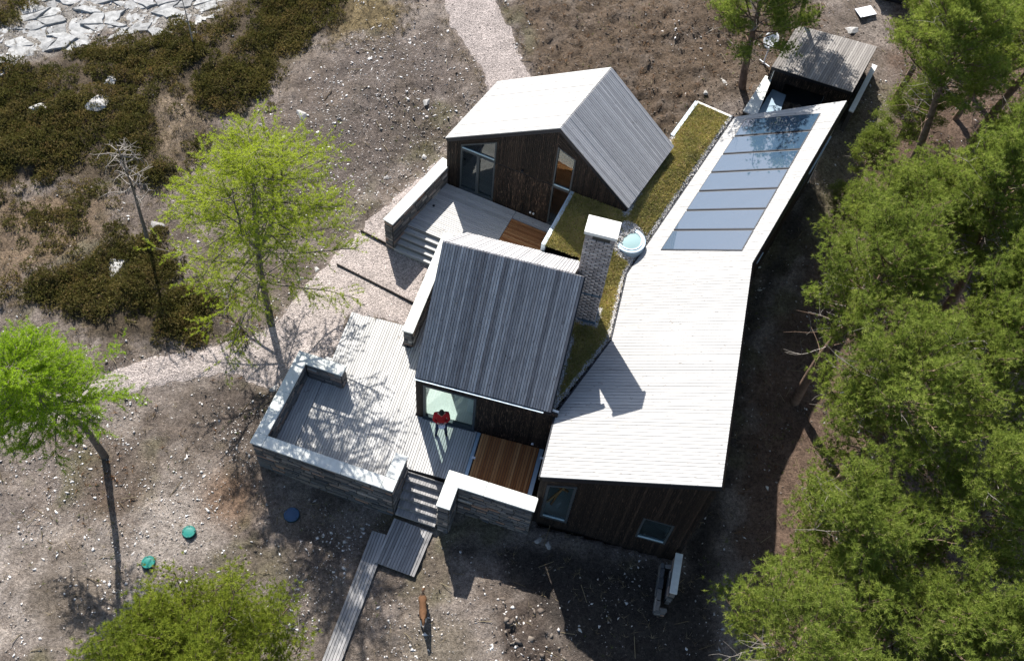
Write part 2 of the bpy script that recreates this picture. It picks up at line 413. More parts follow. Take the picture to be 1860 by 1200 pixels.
PATH_TOP = [(-1.75, 37.5), (-1.03, 34.38), (-.64, 33.07), (.09, 31.83), (.80, 30.49), (1.2, 28.4), (2.6, 28.0), (2.72, 30.61), (2.14, 31.83), (1.78, 33.09), (1.18, 34.54), (.7, 37.5)]
PATH_LEFT = [(-.75, 26.9), (-3.05, 24.22), (-4.37, 22.54), (-5.44, 20.95), (-6.45, 19.23), (-7.89, 18.43), (-9.55, 18.05), (-11.17, 17.57), (-13.52, 16.27), (-17, 14.6),
             (-17, 13.7), (-14.98, 14.65), (-13.36, 15.48), (-11.7, 16.33), (-9.39, 17.02), (-7.76, 17.3), (-6.2, 16.8), (-5.3, 17.4), (-4.3, 17.95), (-3.78, 19.78), (-1.75, 19.25), (-.75, 22.8), (-.5, 25.2)]
HEATHER1 = [(-5.5, 36.5), (-4.82, 33.64), (-7.19, 31.74), (-7.79, 29.11), (-10.07, 28.28), (-10.67, 25.21), (-10.96, 24.44), (-13.66, 24.67), (-15.35, 24.96), (-19.5, 24.2), (-21, 30.39), (-16.8, 30.8), (-15.05, 31.94), (-12.49, 32.57), (-10.05, 34.59), (-9.99, 37)]
HEATHER2 = [(-12.6, 23.0), (-11.0, 22.9), (-10.3, 21.2), (-8.2, 19.9), (-8.2, 18.7), (-10.87, 18.1), (-12.4, 18.3), (-14.3, 19.2), (-15.6, 19.7), (-14.8, 21.2)]
HEATHER3 = [(-22, 38), (-18.51, 35.6), (-18.09, 33.69), (-19.13, 32.4), (-22, 32)]
ROCK = [(-18.61, 33.04), (-17.91, 36.5), (-10.18, 36.5), (-10.19, 33.96), (-12.51, 32.72), (-15.07, 32.03), (-16.83, 30.94), (-18.59, 30.11), (-21, 29.6), (-21, 32.3)]
STRAW1 = [(-18.5, 24.6), (-13.68, 24.8), (-12.49, 23.87), (-12.47, 22.65), (-14.48, 20.91), (-15.4, 19.85), (-18, 19.5)]
STRAW2 = [(-6.6, 34.9), (-3.46, 35.2), (-2.3, 33.7), (-2.9, 32.49), (-5.62, 32.03)]
STRAW3 = [(-12.31, 28.83), (-10.72, 29.77), (-10.26, 28.13), (-10.79, 25.98), (-11.82, 25.92)]
SAND = [(-6.6, 13.6), (-9, 13.9), (-12, 12.5), (-15, 12), (-15, 7), (-10, 8), (-6.5, 11)]
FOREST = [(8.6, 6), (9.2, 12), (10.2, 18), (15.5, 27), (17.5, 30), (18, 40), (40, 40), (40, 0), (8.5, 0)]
MUD = [(1.3, 9.7), (2.7, 9.9), (3.5, 9.0), (4.0, 7.2), (1.7, 7.4)]
SHADE_TINT = [(2.4, 12.3), (-.4, 11.6), (1.5, 10.3), (4.0, 7.5), (4.2, 4), (8.8, 4), (9.6, 12), (11, 18.5), (14, 24.5), (15.4, 27), (13.8, 26.9), (9.5, 19.4), (7.3, 11.3)]  # ground in front and east of the wing, its shade painted into the colour
EARTH = [(-8.0, 28.6), (-5.3, 32.6), (-1.2, 33.4), (.3, 31), (-.9, 27.4), (-3.6, 24.2), (-5.6, 21.6), (-8.2, 24.6)]
PEAT = [(2.9, 28), (2.3, 31.8), (1.4, 36), (16, 36), (15, 31), (11, 30), (7.5, 27)]

# places where the ground must lie under floors: (polygon, z)
UA = R_(-14.48); UX = Vector((math.cos(UA), math.sin(UA), 0)); UY = Vector((-UX.y, UX.x, 0)); F0 = Vector((-1.21, 15.69, 0))
def md(s, d, z=0): return F0 + UX * s + UY * d + Vector((0, 0, z))
U2A = R_(-24.85); VX = Vector((math.cos(U2A), math.sin(U2A), 0)); VY = Vector((-VX.y, VX.x, 0)); A0 = Vector((-.56, 25.35, 0)); D2 = .85
def ud(s, d, z=0): return A0 + VX * s + VY * d + Vector((0, 0, z))
xy = lambda v: (v.x, v.y)
FOOT = [([xy(md(-3.35, .5)), xy(md(-3.35, 3.2)), xy(md(-.9, 3.2)), xy(md(-.9, 5.9)), xy(md(4.3, 5.9)), xy(md(4.6, -2.0)), xy(md(.35, -1.95)), xy(md(-.1, -3.0)), xy(md(-4.3, -2.6)), xy(md(-4.05, .5))], -.35),
        ([xy(ud(.15, -2.4)), xy(ud(-.2, 0)), xy(ud(.5, 3.4)), xy(ud(7.2, 3.4)), xy(ud(6.9, 0)), xy(ud(5.5, -2.5))], -.05),
        ([(2.9, 12.25), (7.4, 11.3), (9.45, 19.4), (13.7, 26.5), (15.3, 29.1), (12.3, 30.1), (10.9, 28.0), (10.2, 27.2), (5.8, 20.1), (5.0, 17.2), (3.3, 14.7)], -1.35),
        ([(12.4, 30.4), (15.2, 29.3), (16.6, 31.6), (13.8, 32.5)], .3)]
def ground_z(x, y, detail=True):
    z = gz(x, y)
    if detail:
        pm = np.clip(np.maximum(sdf(x, y, PATH_TOP), sdf(x, y, PATH_LEFT)) / .25 + 1, 0, 1)
        amp = 1 - .9 * pm
        hm = np.clip(np.maximum(np.maximum(sdf(x, y, HEATHER1), sdf(x, y, HEATHER2)), 0) / .8, 0, 1)
        pt = np.clip(sdf(x, y, PEAT) / .8, 0, 1); mu = np.clip(sdf(x, y, MUD) / .4, 0, 1)
        z = z + amp * ((fbm(x, y, .35, 2) - .5) * .35 + (fbm(x, y, 2.2, 3) - .5) * (.13 + .16 * pt + .3 * mu) + (fbm(x, y, 5.5, 2) - .5) * (.12 + .16 * pt + .15 * mu)) + hm * (fbm(x, y, .7, 2) - .35) * .5
    for P, zz in FOOT:
        z = np.where(inpoly(x, y, P), np.minimum(z, zz), z)
    return z
def soil_color(x, y):
    c = np.zeros(x.shape + (3,)); c[:] = (.238, .205, .185)
    w = lambda m, col: c.__iadd__((np.array(col) - c) * m[..., None])
    nz = fbm(x, y, .5, 3)
    ed = (fbm(x, y, 1.3, 3) - .5) * 1.6
    w(np.clip((nz - .5) * 5 + .3, 0, 1), (.27, .235, .21))
    w(np.clip((fbm(x + 40, y, .8, 3) - .54) * 7, 0, 1) * .8, (.125, .102, .086))
    w(np.clip((fbm(x - 40, y, .6, 3) - .57) * 9, 0, 1) * .6, (.12, .115, .05))
    w(sst((sdf(x, y, SAND) + ed) / 1.0), (.365, .327, .30))
    w(sst((sdf(x, y, PEAT) + ed) / .8), (.125, .093, .067))
    w(sst((sdf(x, y, EARTH) + ed) / 1.0) * .85, (.145, .122, .11))
    for px_, py_, rr_, cc_ in ((-6.9, 15.4, 1.1, (.10, .082, .07)), (-7.2, 12.9, .9, (.20, .13, .085)), (-10.9, 13.0, .9, (.13, .092, .07)), (-8.3, 15.9, .8, (.13, .105, .09)), (-4.2, 11.2, 1.3, (.12, .10, .088)), (-6.0, 21.2, 1.0, (.12, .098, .085)), (-11.5, 9.5, 1.2, (.15, .125, .10)), (-3.4, 9.2, 1.1, (.17, .145, .125)), (-.2, 8.2, 1.0, (.20, .175, .14)), (-7.6, 9.8, 1.0, (.14, .12, .105))):
        w(np.clip(1.5 * np.exp(-((x - px_) ** 2 + (y - py_) ** 2) / rr_ ** 2) + ed * .35, 0, 1) * .85, cc_)
    w(sst((sdf(x, y, STRAW1) + ed) / .8), (.20, .15, .105))
    w(sst((sdf(x, y, STRAW2) + ed) / .8), (.19, .15, .08))
    for H in (HEATHER1, HEATHER2, HEATHER3): w(sst((sdf(x, y, H) + ed * .6) / .6), (.085, .066, .045))
    w(sst((sdf(x, y, STRAW3) + ed) / .5), (.24, .19, .14))
    w(sst((sdf(x, y, ROCK) + ed * .5) / .5), (.30, .285, .265))
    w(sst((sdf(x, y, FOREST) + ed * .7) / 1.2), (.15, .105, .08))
    w(sst((sdf(x, y, SHADE_TINT) + ed * .5) / 1.0), (.055, .047, .042))  # deepens the wing's shade in the ground colour, not another soil
    w(sst((sdf(x, y, MUD) + ed * .4) / .5), (.10, .08, .068))
    w(sst((sdf(x, y, PATH_LEFT) + ed * .35 + .2) / .5), (.31, .265, .243)); w(sst((sdf(x, y, PATH_TOP) + ed * .25 + .1) / .4), (.31, .265, .243))
    return c
def build_ground():
    # one sheet, fine in the middle, coarse to the horizon
    fx = np.arange(-23, 27.001, .13); fy = np.arange(4.5, 39.501, .13)
    ox = np.array([-400, -200, -100, -60, -40, -30]); oy0 = np.array([-300, -120, -60, -30, -12, -2]); oy1 = np.array([44, 55, 80, 130, 220, 400])
    gx = np.concatenate([ox, fx, -ox[::-1] + 5]); gy = np.concatenate([oy0, fy, oy1])
    X, Y = np.meshgrid(gx, gy); Z = ground_z(X, Y)
    nx, ny = len(gx), len(gy)
    V = np.stack([X, Y, Z], -1).reshape(-1, 3)
    idx = np.arange(nx * ny).reshape(ny, nx)
    F = np.stack([idx[:-1, :-1], idx[:-1, 1:], idx[1:, 1:], idx[1:, :-1]], -1).reshape(-1, 4)
    o = tri_mesh('ground', V, M['ground'], F=F, smooth=True); tag(o, kind='structure')
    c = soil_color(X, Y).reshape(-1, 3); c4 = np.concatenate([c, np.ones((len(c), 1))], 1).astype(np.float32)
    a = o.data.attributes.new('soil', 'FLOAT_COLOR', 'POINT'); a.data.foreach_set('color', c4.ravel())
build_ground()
def sheet(name, P, off, step, mat, ragged=.12):
    xs = [p[0] for p in P]; ys = [p[1] for p in P]
    gx = np.arange(min(xs) - .3, max(xs) + .3, step); gy = np.arange(min(ys) - .3, max(ys) + .3, step)
    X, Y = np.meshgrid(gx, gy); cx = (X[:-1, :-1] + step / 2); cy = (Y[:-1, :-1] + step / 2)
    keep = sdf(cx, cy, P) + (fbm(cx, cy, 2.5, 3) - .5) * ragged * 4 > 0
    for FP, zz in FOOT: keep &= ~inpoly(cx, cy, FP)
    sd = lambda a, b: sdf(a, b, P) + (fbm(a, b, 2.5, 3) - .5) * ragged * 4
    idx = np.arange(X.size).reshape(X.shape)
    F = np.stack([idx[:-1, :-1], idx[:-1, 1:], idx[1:, 1:], idx[1:, :-1]], -1)[keep]
    cnt = np.zeros(X.size); np.add.at(cnt, F.ravel(), 1); edge = (cnt.reshape(X.shape) < 4)
    for _ in range(3):
        f0 = sd(X, Y); e = .02; gx_ = (sd(X + e, Y) - f0) / e; gy_ = (sd(X, Y + e) - f0) / e; gg = gx_ ** 2 + gy_ ** 2 + .2
        st = np.clip(f0 / gg, -.12, .12); X = np.where(edge, X - gx_ * st * .9, X); Y = np.where(edge, Y - gy_ * st * .9, Y)
    Z = np.maximum(gz(X, Y) + off, ground_z(X, Y) + .012)
    Z = np.where(np.abs(Z - gz(X, Y)) > .3, gz(X, Y) + off, Z); Z = np.where(edge, np.minimum(Z, ground_z(X, Y) + .004), Z)
    used = np.unique(F); rm = -np.ones(X.size, int); rm[used] = np.arange(len(used))
    V = np.stack([X, Y, Z], -1).reshape(-1, 3)[used]
    o = tri_mesh(name, V, mat, F=rm[F], smooth=True); return tag(o, kind='structure')
sheet('gravel_path', PATH_TOP, .03, .14, M['gravel'])
sheet('gravel_path', PATH_LEFT, .03, .14, M['gravel'], .1)

# ---------------------------------------------------------------- stones on walls
_sm = []
def stone_meshes():
    for k in range(10):
        r = random.Random(100 + k); vs = []
        for x in (0, 1):
            for y in (0, 1):
                for z in (0, 1):
                    j = .06 if y else .0
                    vs.append((x + (r.uniform(0, .05) if x == 0 else r.uniform(-.05, 0)), y + (r.uniform(-.35, .05) if y else 0), z + (r.uniform(0, .16) if z == 0 else r.uniform(-.16, 0))))
        fs = [(0, 1, 3, 2), (4, 6, 7, 5), (0, 4, 5, 1), (2, 3, 7, 6), (0, 2, 6, 4), (1, 5, 7, 3)]
        me = bpy.data.meshes.new('stone'); me.from_pydata(vs, [], fs); me.materials.append(M['stone']); me.update()
        bm = bmesh.new(); bm.from_mesh(me); bmesh.ops.recalc_face_normals(bm, faces=bm.faces)
        bmesh.ops.bevel(bm, geom=[e for e in bm.edges], offset=.04, segments=1, affect='EDGES', clamp_overlap=True)
        bm.to_mesh(me); bm.free(); _sm.append(me)
stone_meshes()
def face_stones(parent, p0, p1, z0, z1, outn, ch=.125, ln=.42):
    "courses of separate stones on a vertical face from p0 to p1 (parent local 2D), proud along outn"
    a = Vector((*p0, 0)); b = Vector((*p1, 0)); L = (b - a).length; X = (b - a) / L; Yv = Vector((*outn, 0)).normalized()
    z = z0
    while z < z1 - .03:
        h = min(rng.uniform(ch * .6, ch * 1.35), z1 - z)
        if z1 - z - h < .04: h = z1 - z
        s = 0.0
        while s < L - .02:
            w = min(rng.uniform(ln * .45, ln * 1.5), L - s)
            if L - s - w < .1: w = L - s
            dp = rng.uniform(.035, .07)
            o = a + X * (s + .006) + Vector((0, 0, z + .006)) - Yv * .01
            B = Matrix(((X.x * (w - .012), Yv.x * dp, 0, o.x), (X.y * (w - .012), Yv.y * dp, 0, o.y), (0, 0, h - .012, o.z), (0, 0, 0, 1)))
            link('stone', rng.choice(_sm), parent, basis=B)
            s += w
        z += h
def coping(parent, quads, z0, z1, mat=None):
    for q in quads:
        o = prism('coping', [(x, y, z0) for x, y in q], Vector((0, 0, 1)), 0, z1 - z0, mat or M['cap'], parent)
        bm = bmesh.new(); bm.from_mesh(o.data); bmesh.ops.bevel(bm, geom=list(bm.edges), offset=.012, segments=1, affect='EDGES'); bm.to_mesh(o.data); bm.free()

# U shaped terrace wall
def wall_u():
    t = thing('stone_wall', 'long U-shaped stone wall with pale coping around the sunken terrace seat', 'stone wall', (-6.43, 14.01, -1.25), R_(-18.6))
    zt = 1.25 + .95; L = 4.9; A = 3.69; B = 1.73; C = 1.3; w = .42; e = .05
    for x0, x1, y0, y1 in ((e, L - e, e, w - e), (e, w - e, w - e, A - e), (w - e, B - e, A - w + e, A - e), (L - w + e, L - e, w - e, C - e)):
        box('core', x0, x1, y0, y1, 0, zt - .06, M['core'], t)
    g = .004
    coping(t, [[(0, 0), (w - g, 0), (w - g, w - g), (0, w - g)]] + [[(w + (L - 2 * w) * k / 3 + g, 0), (w + (L - 2 * w) * (k + 1) / 3 - g, 0), (w + (L - 2 * w) * (k + 1) / 3 - g, w), (w + (L - 2 * w) * k / 3 + g, w)] for k in range(3)]
           + [[(0, w + (A - w) * k / 2), (w, w + (A - w) * k / 2), (w, w + (A - w) * (k + 1) / 2 - g), (0, w + (A - w) * (k + 1) / 2 - g)] for k in range(2)]
           + [[(w + g, A - w), (B, A - w), (B, A), (w + g, A)], [(L - w + g, 0), (L, 0), (L, w - g), (L - w + g, w - g)], [(L - w, w), (L, w), (L, C), (L - w, C)]], zt - .06, zt)
    top = zt - .06
    face_stones(t, (e, e), (L - e, e), 0, top, (0, -1), .135, .5)
    face_stones(t, (w - e, w), (w - e, A - w), 1.2, top, (1, 0))
    face_stones(t, (w, A - w + e), (B - e, A - w + e), 1.2, top, (0, -1))
    face_stones(t, (B - e, A - w + e), (B - e, A - e), 1.2, top, (1, 0), .125, .3)
    face_stones(t, (L - e, e), (L - e, C - e), .1, top, (1, 0), .16, .5)
wall_u()
def wall_l():
    t = thing('stone_wall', 'L-shaped stone wall with white coping right of the terrace steps', 'stone wall', (-.42, 12.03, -1.3), R_(-17.2))
    zt = 1.3 + .95; A = 1.29; L = 2.98; wa = .46; wl = .5; e = .05; top = zt - .06; g = .004
    box('core', e, wa - e, e, A - e, 0, top, M['core'], t); box('core', wa - e, L - e, A - wl + e, A - e, 0, top, M['core'], t)
    coping(t, [[(0, 0), (wa, 0), (wa, A - wl - g), (0, A - wl - g)], [(0, A - wl), (1.3, A - wl), (1.3, A), (0, A)], [(1.3 + 2 * g, A - wl), (L, A - wl), (L, A), (1.3 + 2 * g, A)]], top, zt)
    face_stones(t, (e, e), (wa - e, e), 0, top, (0, -1), .14, .3)
    face_stones(t, (wa - e, e), (wa - e, A - wl), 0, top, (1, 0), .15, .4)
    face_stones(t, (wa, A - wl + e), (L - e, A - wl + e), 0, top, (0, -1), .12, .42)
    face_stones(t, (e, A - e), (e, e), 0, top, (-1, 0), .15, .4)
wall_l()
def wall_straight(name_label, a, b, w, zb, zt, south=True, east=True, west=True, n=3):
    a = Vector((*a, zb)); d = Vector((b[0] - a.x, b[1] - a.y)); L = d.length
    t = thing('stone_wall', name_label, 'stone wall', a, math.atan2(d.y, d.x) - math.pi / 2)
    h = zt - zb; e = .04; top = h - .06
    box('core', e, w - e, e, L - e, 0, top, M['core'], t)
    coping(t, [[(0, L * k / n), (w, L * k / n), (w, L * (k + 1) / n - .006), (0, L * (k + 1) / n - .006)] for k in range(n)], top, h)
    if south: face_stones(t, (e, e), (w - e, e), 0, top, (0, -1), .12, .3)
    if east: face_stones(t, (w - e, e), (w - e, L - e), 0, top, (1, 0), .14, .45)
    if west: face_stones(t, (e, L - e), (e, e), 0, top, (-1, 0), .14, .45)
    return t
p = md(-1.31, 2.5); q = md(-1.17, 7.08)
wall_straight('straight stone wall with white coping along the left of the middle house', (p.x, p.y), (q.x, q.y), .40, -.15, .95, west=False)
wall_straight('stone wall with white coping left of the upper deck steps', (-2.77, 22.66), (-.72, 25.78), .44, 0.0, 1.75, west=False)

# ---------------------------------------------------------------- decks
def deck_lower():
    t = thing('timber_deck', 'large silver-grey timber terrace deck around the middle house', 'deck', F0, UA)
    Z = Vector((0, 0, 1)); Yd = (0, 1, 0); P = .088; G = .016
    box('bearer', -3.3, -1.32, .6, 3.2, -.16, -.045, M['under'], t); box('bearer', -4.2, 2.1, -2.0, .6, -.16, -.045, M['under'], t)
    box('bearer', -4.2, -.1, -2.9, -2.0, -.16, -.045, M['under'], t); box('bearer', -1.32, -.06, .6, 5.9, -.16, -.045, M['under'], t)
    b = lambda P4: boards(t, [(x, y, 0) for x, y in P4], Yd, Z, P, G, -.04, 0, M['deck'], jit=.002, split=2.6)
    b([(-4.42, -2.78), (-3.5, -2.84), (-3.5, .6), (-4.3, .6)])
    b([(-3.49, -2.84), (-1.33, -2.93), (-1.33, 3.3), (-3.49, 3.3)])
    b([(-1.325, -2.93), (-1.0, -2.95), (-1.0, 2.45), (-1.325, 2.45)])
    b([(-.995, -2.95), (-.05, -2.98), (-.05, 5.9), (-.995, 5.9)])
    b([(-.045, -2.98), (.12, -2.98), (.12, -.04), (-.045, -.04)])
    b([(.125, -1.98), (2.13, -1.98), (2.13, -.04), (.125, -.04)])
    # little step by the gravel
    s = boards(t, [(-3.75, 1.35, -.12), (-3.52, 1.35, -.12), (-3.52, .8, -.12), (-3.75, .8, -.12)], Yd, Z, .1, .008, -.05, 0, M['deck'], name='step_board')
    # steel channels and the fresh larch panel
    for x0, x1 in ((2.15, 2.27), (4.32, 4.46)): box('channel', x0, x1, -2.0, -.06, -.06, .02, M['channel'], t)
    bf = boards(t, [(2.30, -2.0, 0), (4.30, -2.0, 0), (4.30, -.06, 0), (2.30, -.06, 0)], Yd, Z, .088, .014, -.03, .012, M['newdeck'], name='new_board', jit=.002)
    box('bearer', 2.28, 4.31, -1.98, -.07, -.16, -.05, M['under'], t)
    box('latch', 2.22, 2.34, -1.05, -.97, .015, .045, M['white_plastic'], t)
    box('latch', 4.40, 4.55, -.42, -.36, .022, .05, M['white_plastic'], t)
    for x, y in ((-3.45, .32), (-.55, 4.4)):
        c = tube_mesh('uplight', [(x, y, .001), (x, y, .02)], [.05, .05], 10, M['trim'], t)
    return t
def tube_pts(path, rad, n):
    V = []; F = []; P = [Vector(p) for p in path]
    for i, p in enumerate(P):
        d = (P[min(i + 1, len(P) - 1)] - P[max(i - 1, 0)]).normalized()
        a = d.orthogonal().normalized() if i == 0 else (a - d * a.dot(d)).normalized()
        b = d.cross(a)
        for k in range(n):
            th = 2 * math.pi * k / n; V.append(p + (a * math.cos(th) + b * math.sin(th)) * rad[i])
    for i in range(len(P) - 1):
        for k in range(n): F.append((i * n + k, i * n + (k + 1) % n, (i + 1) * n + (k + 1) % n, (i + 1) * n + k))
    F.append(tuple(range(n))[::-1]); F.append(tuple(range((len(P) - 1) * n, len(P) * n)))
    return V, F
def tube_mesh(name, path, rad, n, mat, parent=None, smooth=False):
    V, F = tube_pts(path, rad, n); return mesh(name, V, F, mat, parent, smooth)
deck_lower()
def stairs_lower():
    t = thing('timber_steps', 'flight of grey timber steps between the two stone walls', 'steps', (-1.79, 12.46, -1.0), R_(-17.6))
    W_ = 1.40; Z = Vector((0, 0, 1)); n = 5; run = 1.22 / n
    for k in range(n):
        y1 = 1.22 - run * k; y0 = y1 - run; z = 1.0 - .167 * (k + 1)
        st = box('step', .03, W_, y0 + .02, y1 - .005, z - .15, z - .045, M['walk'], t)
        boards(st, [(.02, y0, z), (W_, y0, z), (W_, y1 - .01, z), (.02, y1 - .01, z)], (0, 1, 0), Z, .084, .009, -.045, 0, M['walk'], jit=.002)
        boards(st, [(.02, y1 - .004, z - .0), (W_, y1 - .004, z), (W_, y1 - .004, z + .118), (.02, y1 - .004, z + .118)], (0, 0, 1), Vector((0, -1, 0)), .084, .009, -.012, 0.006, M['walk'], name='riser_board', jit=.001)
stairs_lower()
def walkways():
    Z = Vector((0, 0, 1))
    t = thing('timber_landing', 'grey slatted timber landing at the foot of the steps', 'landing', (-1.80, 12.40, -1.12), R_(-19.5))
    box('bearer', .05, 1.33, -1.55, -.05, -.06, .05, M['under'], t)
    boards(t, [(0, -1.62, .1), (1.38, -1.62, .1), (1.38, -.02, .1), (0, -.02, .1)], (0, 1, 0), Z, .098, .016, -.04, 0, M['walk'])
    a = Vector((-2.50, 11.95, -1.14)); b = Vector((-3.95, 6.9, -1.2)); d = b - a; L = d.length
    t = thing('timber_walkway', 'narrow boardwalk of long grey planks running to the bottom edge', 'boardwalk', a, math.atan2(d.y, d.x) + math.pi / 2)
    box('bearer', .05, .53, -L, -.04, -.05, .02, M['under'], t)
    boards(t, [(0, -L, .07), (.58, -L, .07), (.58, 0, .07), (0, 0, .07)], (0, 1, 0), Z, .098, .016, -.04, 0, M['walk'])
walkways()
def deck_upper():
    t = thing('timber_deck', 'grey timber deck in front of the gabled upper house', 'deck', (A0.x, A0.y, D2), U2A)
    Z = Vector((0, 0, 1)); Xd = (1, 0, 0)
    box('bearer', -.25, 5.1, -2.45, -.05, -.5, -.045, M['under'], t)
    boards(t, [(-.42, -2.55, 0), (2.98, -2.55, 0), (2.98, -.06, 0), (-.15, -.06, 0)], Xd, Z, .088, .015, -.04, 0, M['deck'], jit=.002)
    boards(t, [(3.0, -.44, 0), (5.2, -.44, 0), (5.2, -.06, 0), (3.0, -.06, 0)], Xd, Z, .088, .015, -.04, 0, M['deck'], jit=.002)
    boards(t, [(3.0, -3.1, 0), (5.2, -3.1, 0), (5.2, -.46, 0), (3.0, -.46, 0)], Xd, Z, .088, .015, -.03, .012, M['newdeck'], name='new_board', jit=.002)
    tube_mesh('uplight', [(.12, -1.3, .001), (.12, -1.3, .02)], [.05, .05], 10, M['trim'], t)
    s = thing('timber_steps', 'short flight of timber steps up to the upper deck', 'steps', (A0.x, A0.y, D2), U2A)
    for k in range(4):
        y1 = -2.56 - .21 * k; y0 = y1 - .21; z = -.14 * (k + 1)
        st = box('step', -.5, 1.35, y0 + .02, y1 - .004, z - .25, z - .045, M['deck'], s)
        boards(st, [(-.5, y0, z), (1.38, y0, z), (1.38, y1 - .01, z), (-.5, y1 - .01, z)], Xd, Z, .1, .009, -.045, 0, M['deck'], jit=.002)
        boards(st, [(-.5, y1 - .004, z), (1.38, y1 - .004, z), (1.38, y1 - .004, z + .09), (-.5, y1 - .004, z + .09)], Xd, Vector((0, -1, 0)), .09, .006, -.01, .004, M['walk'], name='riser_board')
deck_upper()
for lab, (x0, y0), (x1, y1) in (('long dark edging board across the pink gravel', (-4.47, 21.75), (-1.55, 20.14)), ('short dark edging board beside the upper wall end', (-3.72, 23.29), (-2.32, 22.5))):
    d = Vector((x1 - x0, y1 - y0)); t = thing('edging_board', lab, 'edging', (x0, y0, float(gz(x0, y0))), math.atan2(d.y, d.x), 'gravel edging boards')
    prism('plank', [(0, 0, 0), (d.length * .52, 0, 0), (d.length * .52, .035, 0), (0, .035, 0)], Vector((0, 0, 1)), -.1, .11, M['char'], t)
    prism('plank', [(d.length * .525, .004, 0), (d.length, .004, 0), (d.length, .039, 0), (d.length * .525, .039, 0)], Vector((0, 0, 1)), -.1, .105, M['char'], t)

# ---------------------------------------------------------------- middle house
def clad(parent, poly, nrm, mat, dirv=(0, 0, 1), pitch=.075, back=.14, inner=None):
    Z = Vector(nrm).normalized()
    prism('wall_panel', poly, Z, -.06, -.002, M['under'], parent)
    prism('lining', poly, Z, -back, -.062, inner or M['plaster'], parent)
    boards(parent, poly, dirv, Z, pitch, .008, 0, .02, mat, name='cladding_board', jit=.004)
def middle_house():
    t = thing('timber_house', 'middle house with steep grey boarded roof and large window onto the terrace', 'house', F0, UA)
    Lh, E, Rz, D = 4.41, 2.62, 5.86, 5.98; h = D / 2; S = Vector((0, -1, 0))
    fl = box('floor', .05, 4.3, .12, D - .1, -.1, .03, M['floor'], t)
    # front wall : window s .22-2.02, z .08-2.2
    clad(t, [(0, 0, -.05), (.22, 0, -.05), (.22, 0, E - .06), (0, 0, E - .06)], S, M['char'])
    clad(t, [(.22, 0, 2.22), (2.04, 0, 2.22), (2.04, 0, E - .06), (.22, 0, E - .06)], S, M['char'])
    clad(t, [(2.04, 0, -.05), (4.66, 0, -.05), (4.66, 0, 2.52), (4.41, 0, E - .06), (2.04, 0, E - .06)], S, M['charred_worn'])
    window(t, [(.24, 0, .04), (2.02, 0, .04), (2.02, 0, 2.2), (.24, 0, 2.2)], S, .08, -.1, .03)
    box('door_sill', .22, 2.04, -.09, -.02, -.03, .05, M['frame'], t)
    # left gable with its own large window, rear wall, right gable
    wN = Vector((-1, 0, 0)); z = lambda d: E + (Rz - E) * (1 - abs(d - h) / h) - .14
    clad(t, [(0, .02, -.05), (0, .45, -.05), (0, .45, z(.45)), (0, .02, z(.02))], wN, M['char'])
    clad(t, [(0, .45, 2.5), (0, 2.65, 2.5), (0, 2.65, z(2.65)), (0, .45, z(.45))], wN, M['char'])
    clad(t, [(0, 2.65, -.05), (0, D, -.05), (0, D, z(D)), (0, h, z(h)), (0, 2.65, z(2.65))], wN, M['char'])
    window(t, [(0, .45, .02), (0, 2.65, .02), (0, 2.65, 2.5), (0, .45, 2.5)], wN, .06, -.1, .03)
    prism('wall_panel', [(.1, D, -.05), (4.3, D, -.05), (4.3, D, E), (.1, D, E)], Vector((0, 1, 0)), -.14, 0, M['plaster'], t)
    prism('wall_panel', [(4.36, .12, -.05), (4.36, D - .1, -.05), (4.36, D - .1, z(D)), (4.36, h, z(h) - .05), (4.36, .12, z(.12))], Vector((1, 0, 0)), -.1, 0, M['char'], t)
    # roof: slab and boards on both slopes
    n1 = Vector((0, -(Rz - E), h)).normalized(); n2 = Vector((0, (Rz - E), h)).normalized()
    f1 = [(-.03, -.02, E - .022), (4.42, -.02, E - .022), (4.42, h, Rz), (-.03, h, Rz)]
    f2 = [(-.03, h, Rz), (4.14, h, Rz), (4.14, D + .08, E - .087), (-.03, D + .08, E - .087)]
    r1 = prism('roof', f1, n1, -.16, -.02, M['trim'], t)
    boards(r1, f1, (0, h, Rz - E), n1, .086, .015, -.01, .03, M['roofdark'], jit=.006)
    r2 = prism('roof', f2, n2, -.16, -.02, M['trim'], t)
    boards(r2, f2, (0, -h, Rz - E), n2, .10, .02, -.01, .03, M['roofgrey'], jit=.004)
    box('gutter', -.03, 4.2, -.105, -.055, E - .075, E - .045, M['upstand'], t)
    box('gutter', -.03, 4.42, -.052, -.024, E - .16, E - .05, M['trim'], t)
    box('verge_trim', 4.425, 4.47, 0, .04, 0, .04, M['trim'], t)
    prism('verge_trim', [f1[1], f1[2], (4.42, h, Rz - .2), (4.42, -.02, E - .22)], Vector((1, 0, 0)), .003, .045, M['trim'], t)
    tube_mesh('wall_light', [(4.05, -.03, .22), (4.05, -.09, .22)], [.04, .05], 10, M['white_plastic'], t, True)
    # a pale kitchen block inside the window
    box('bench', 1.6, 1.95, .6, 2.6, .03, .9, M['plaster'], t)
    return t
middle_house()

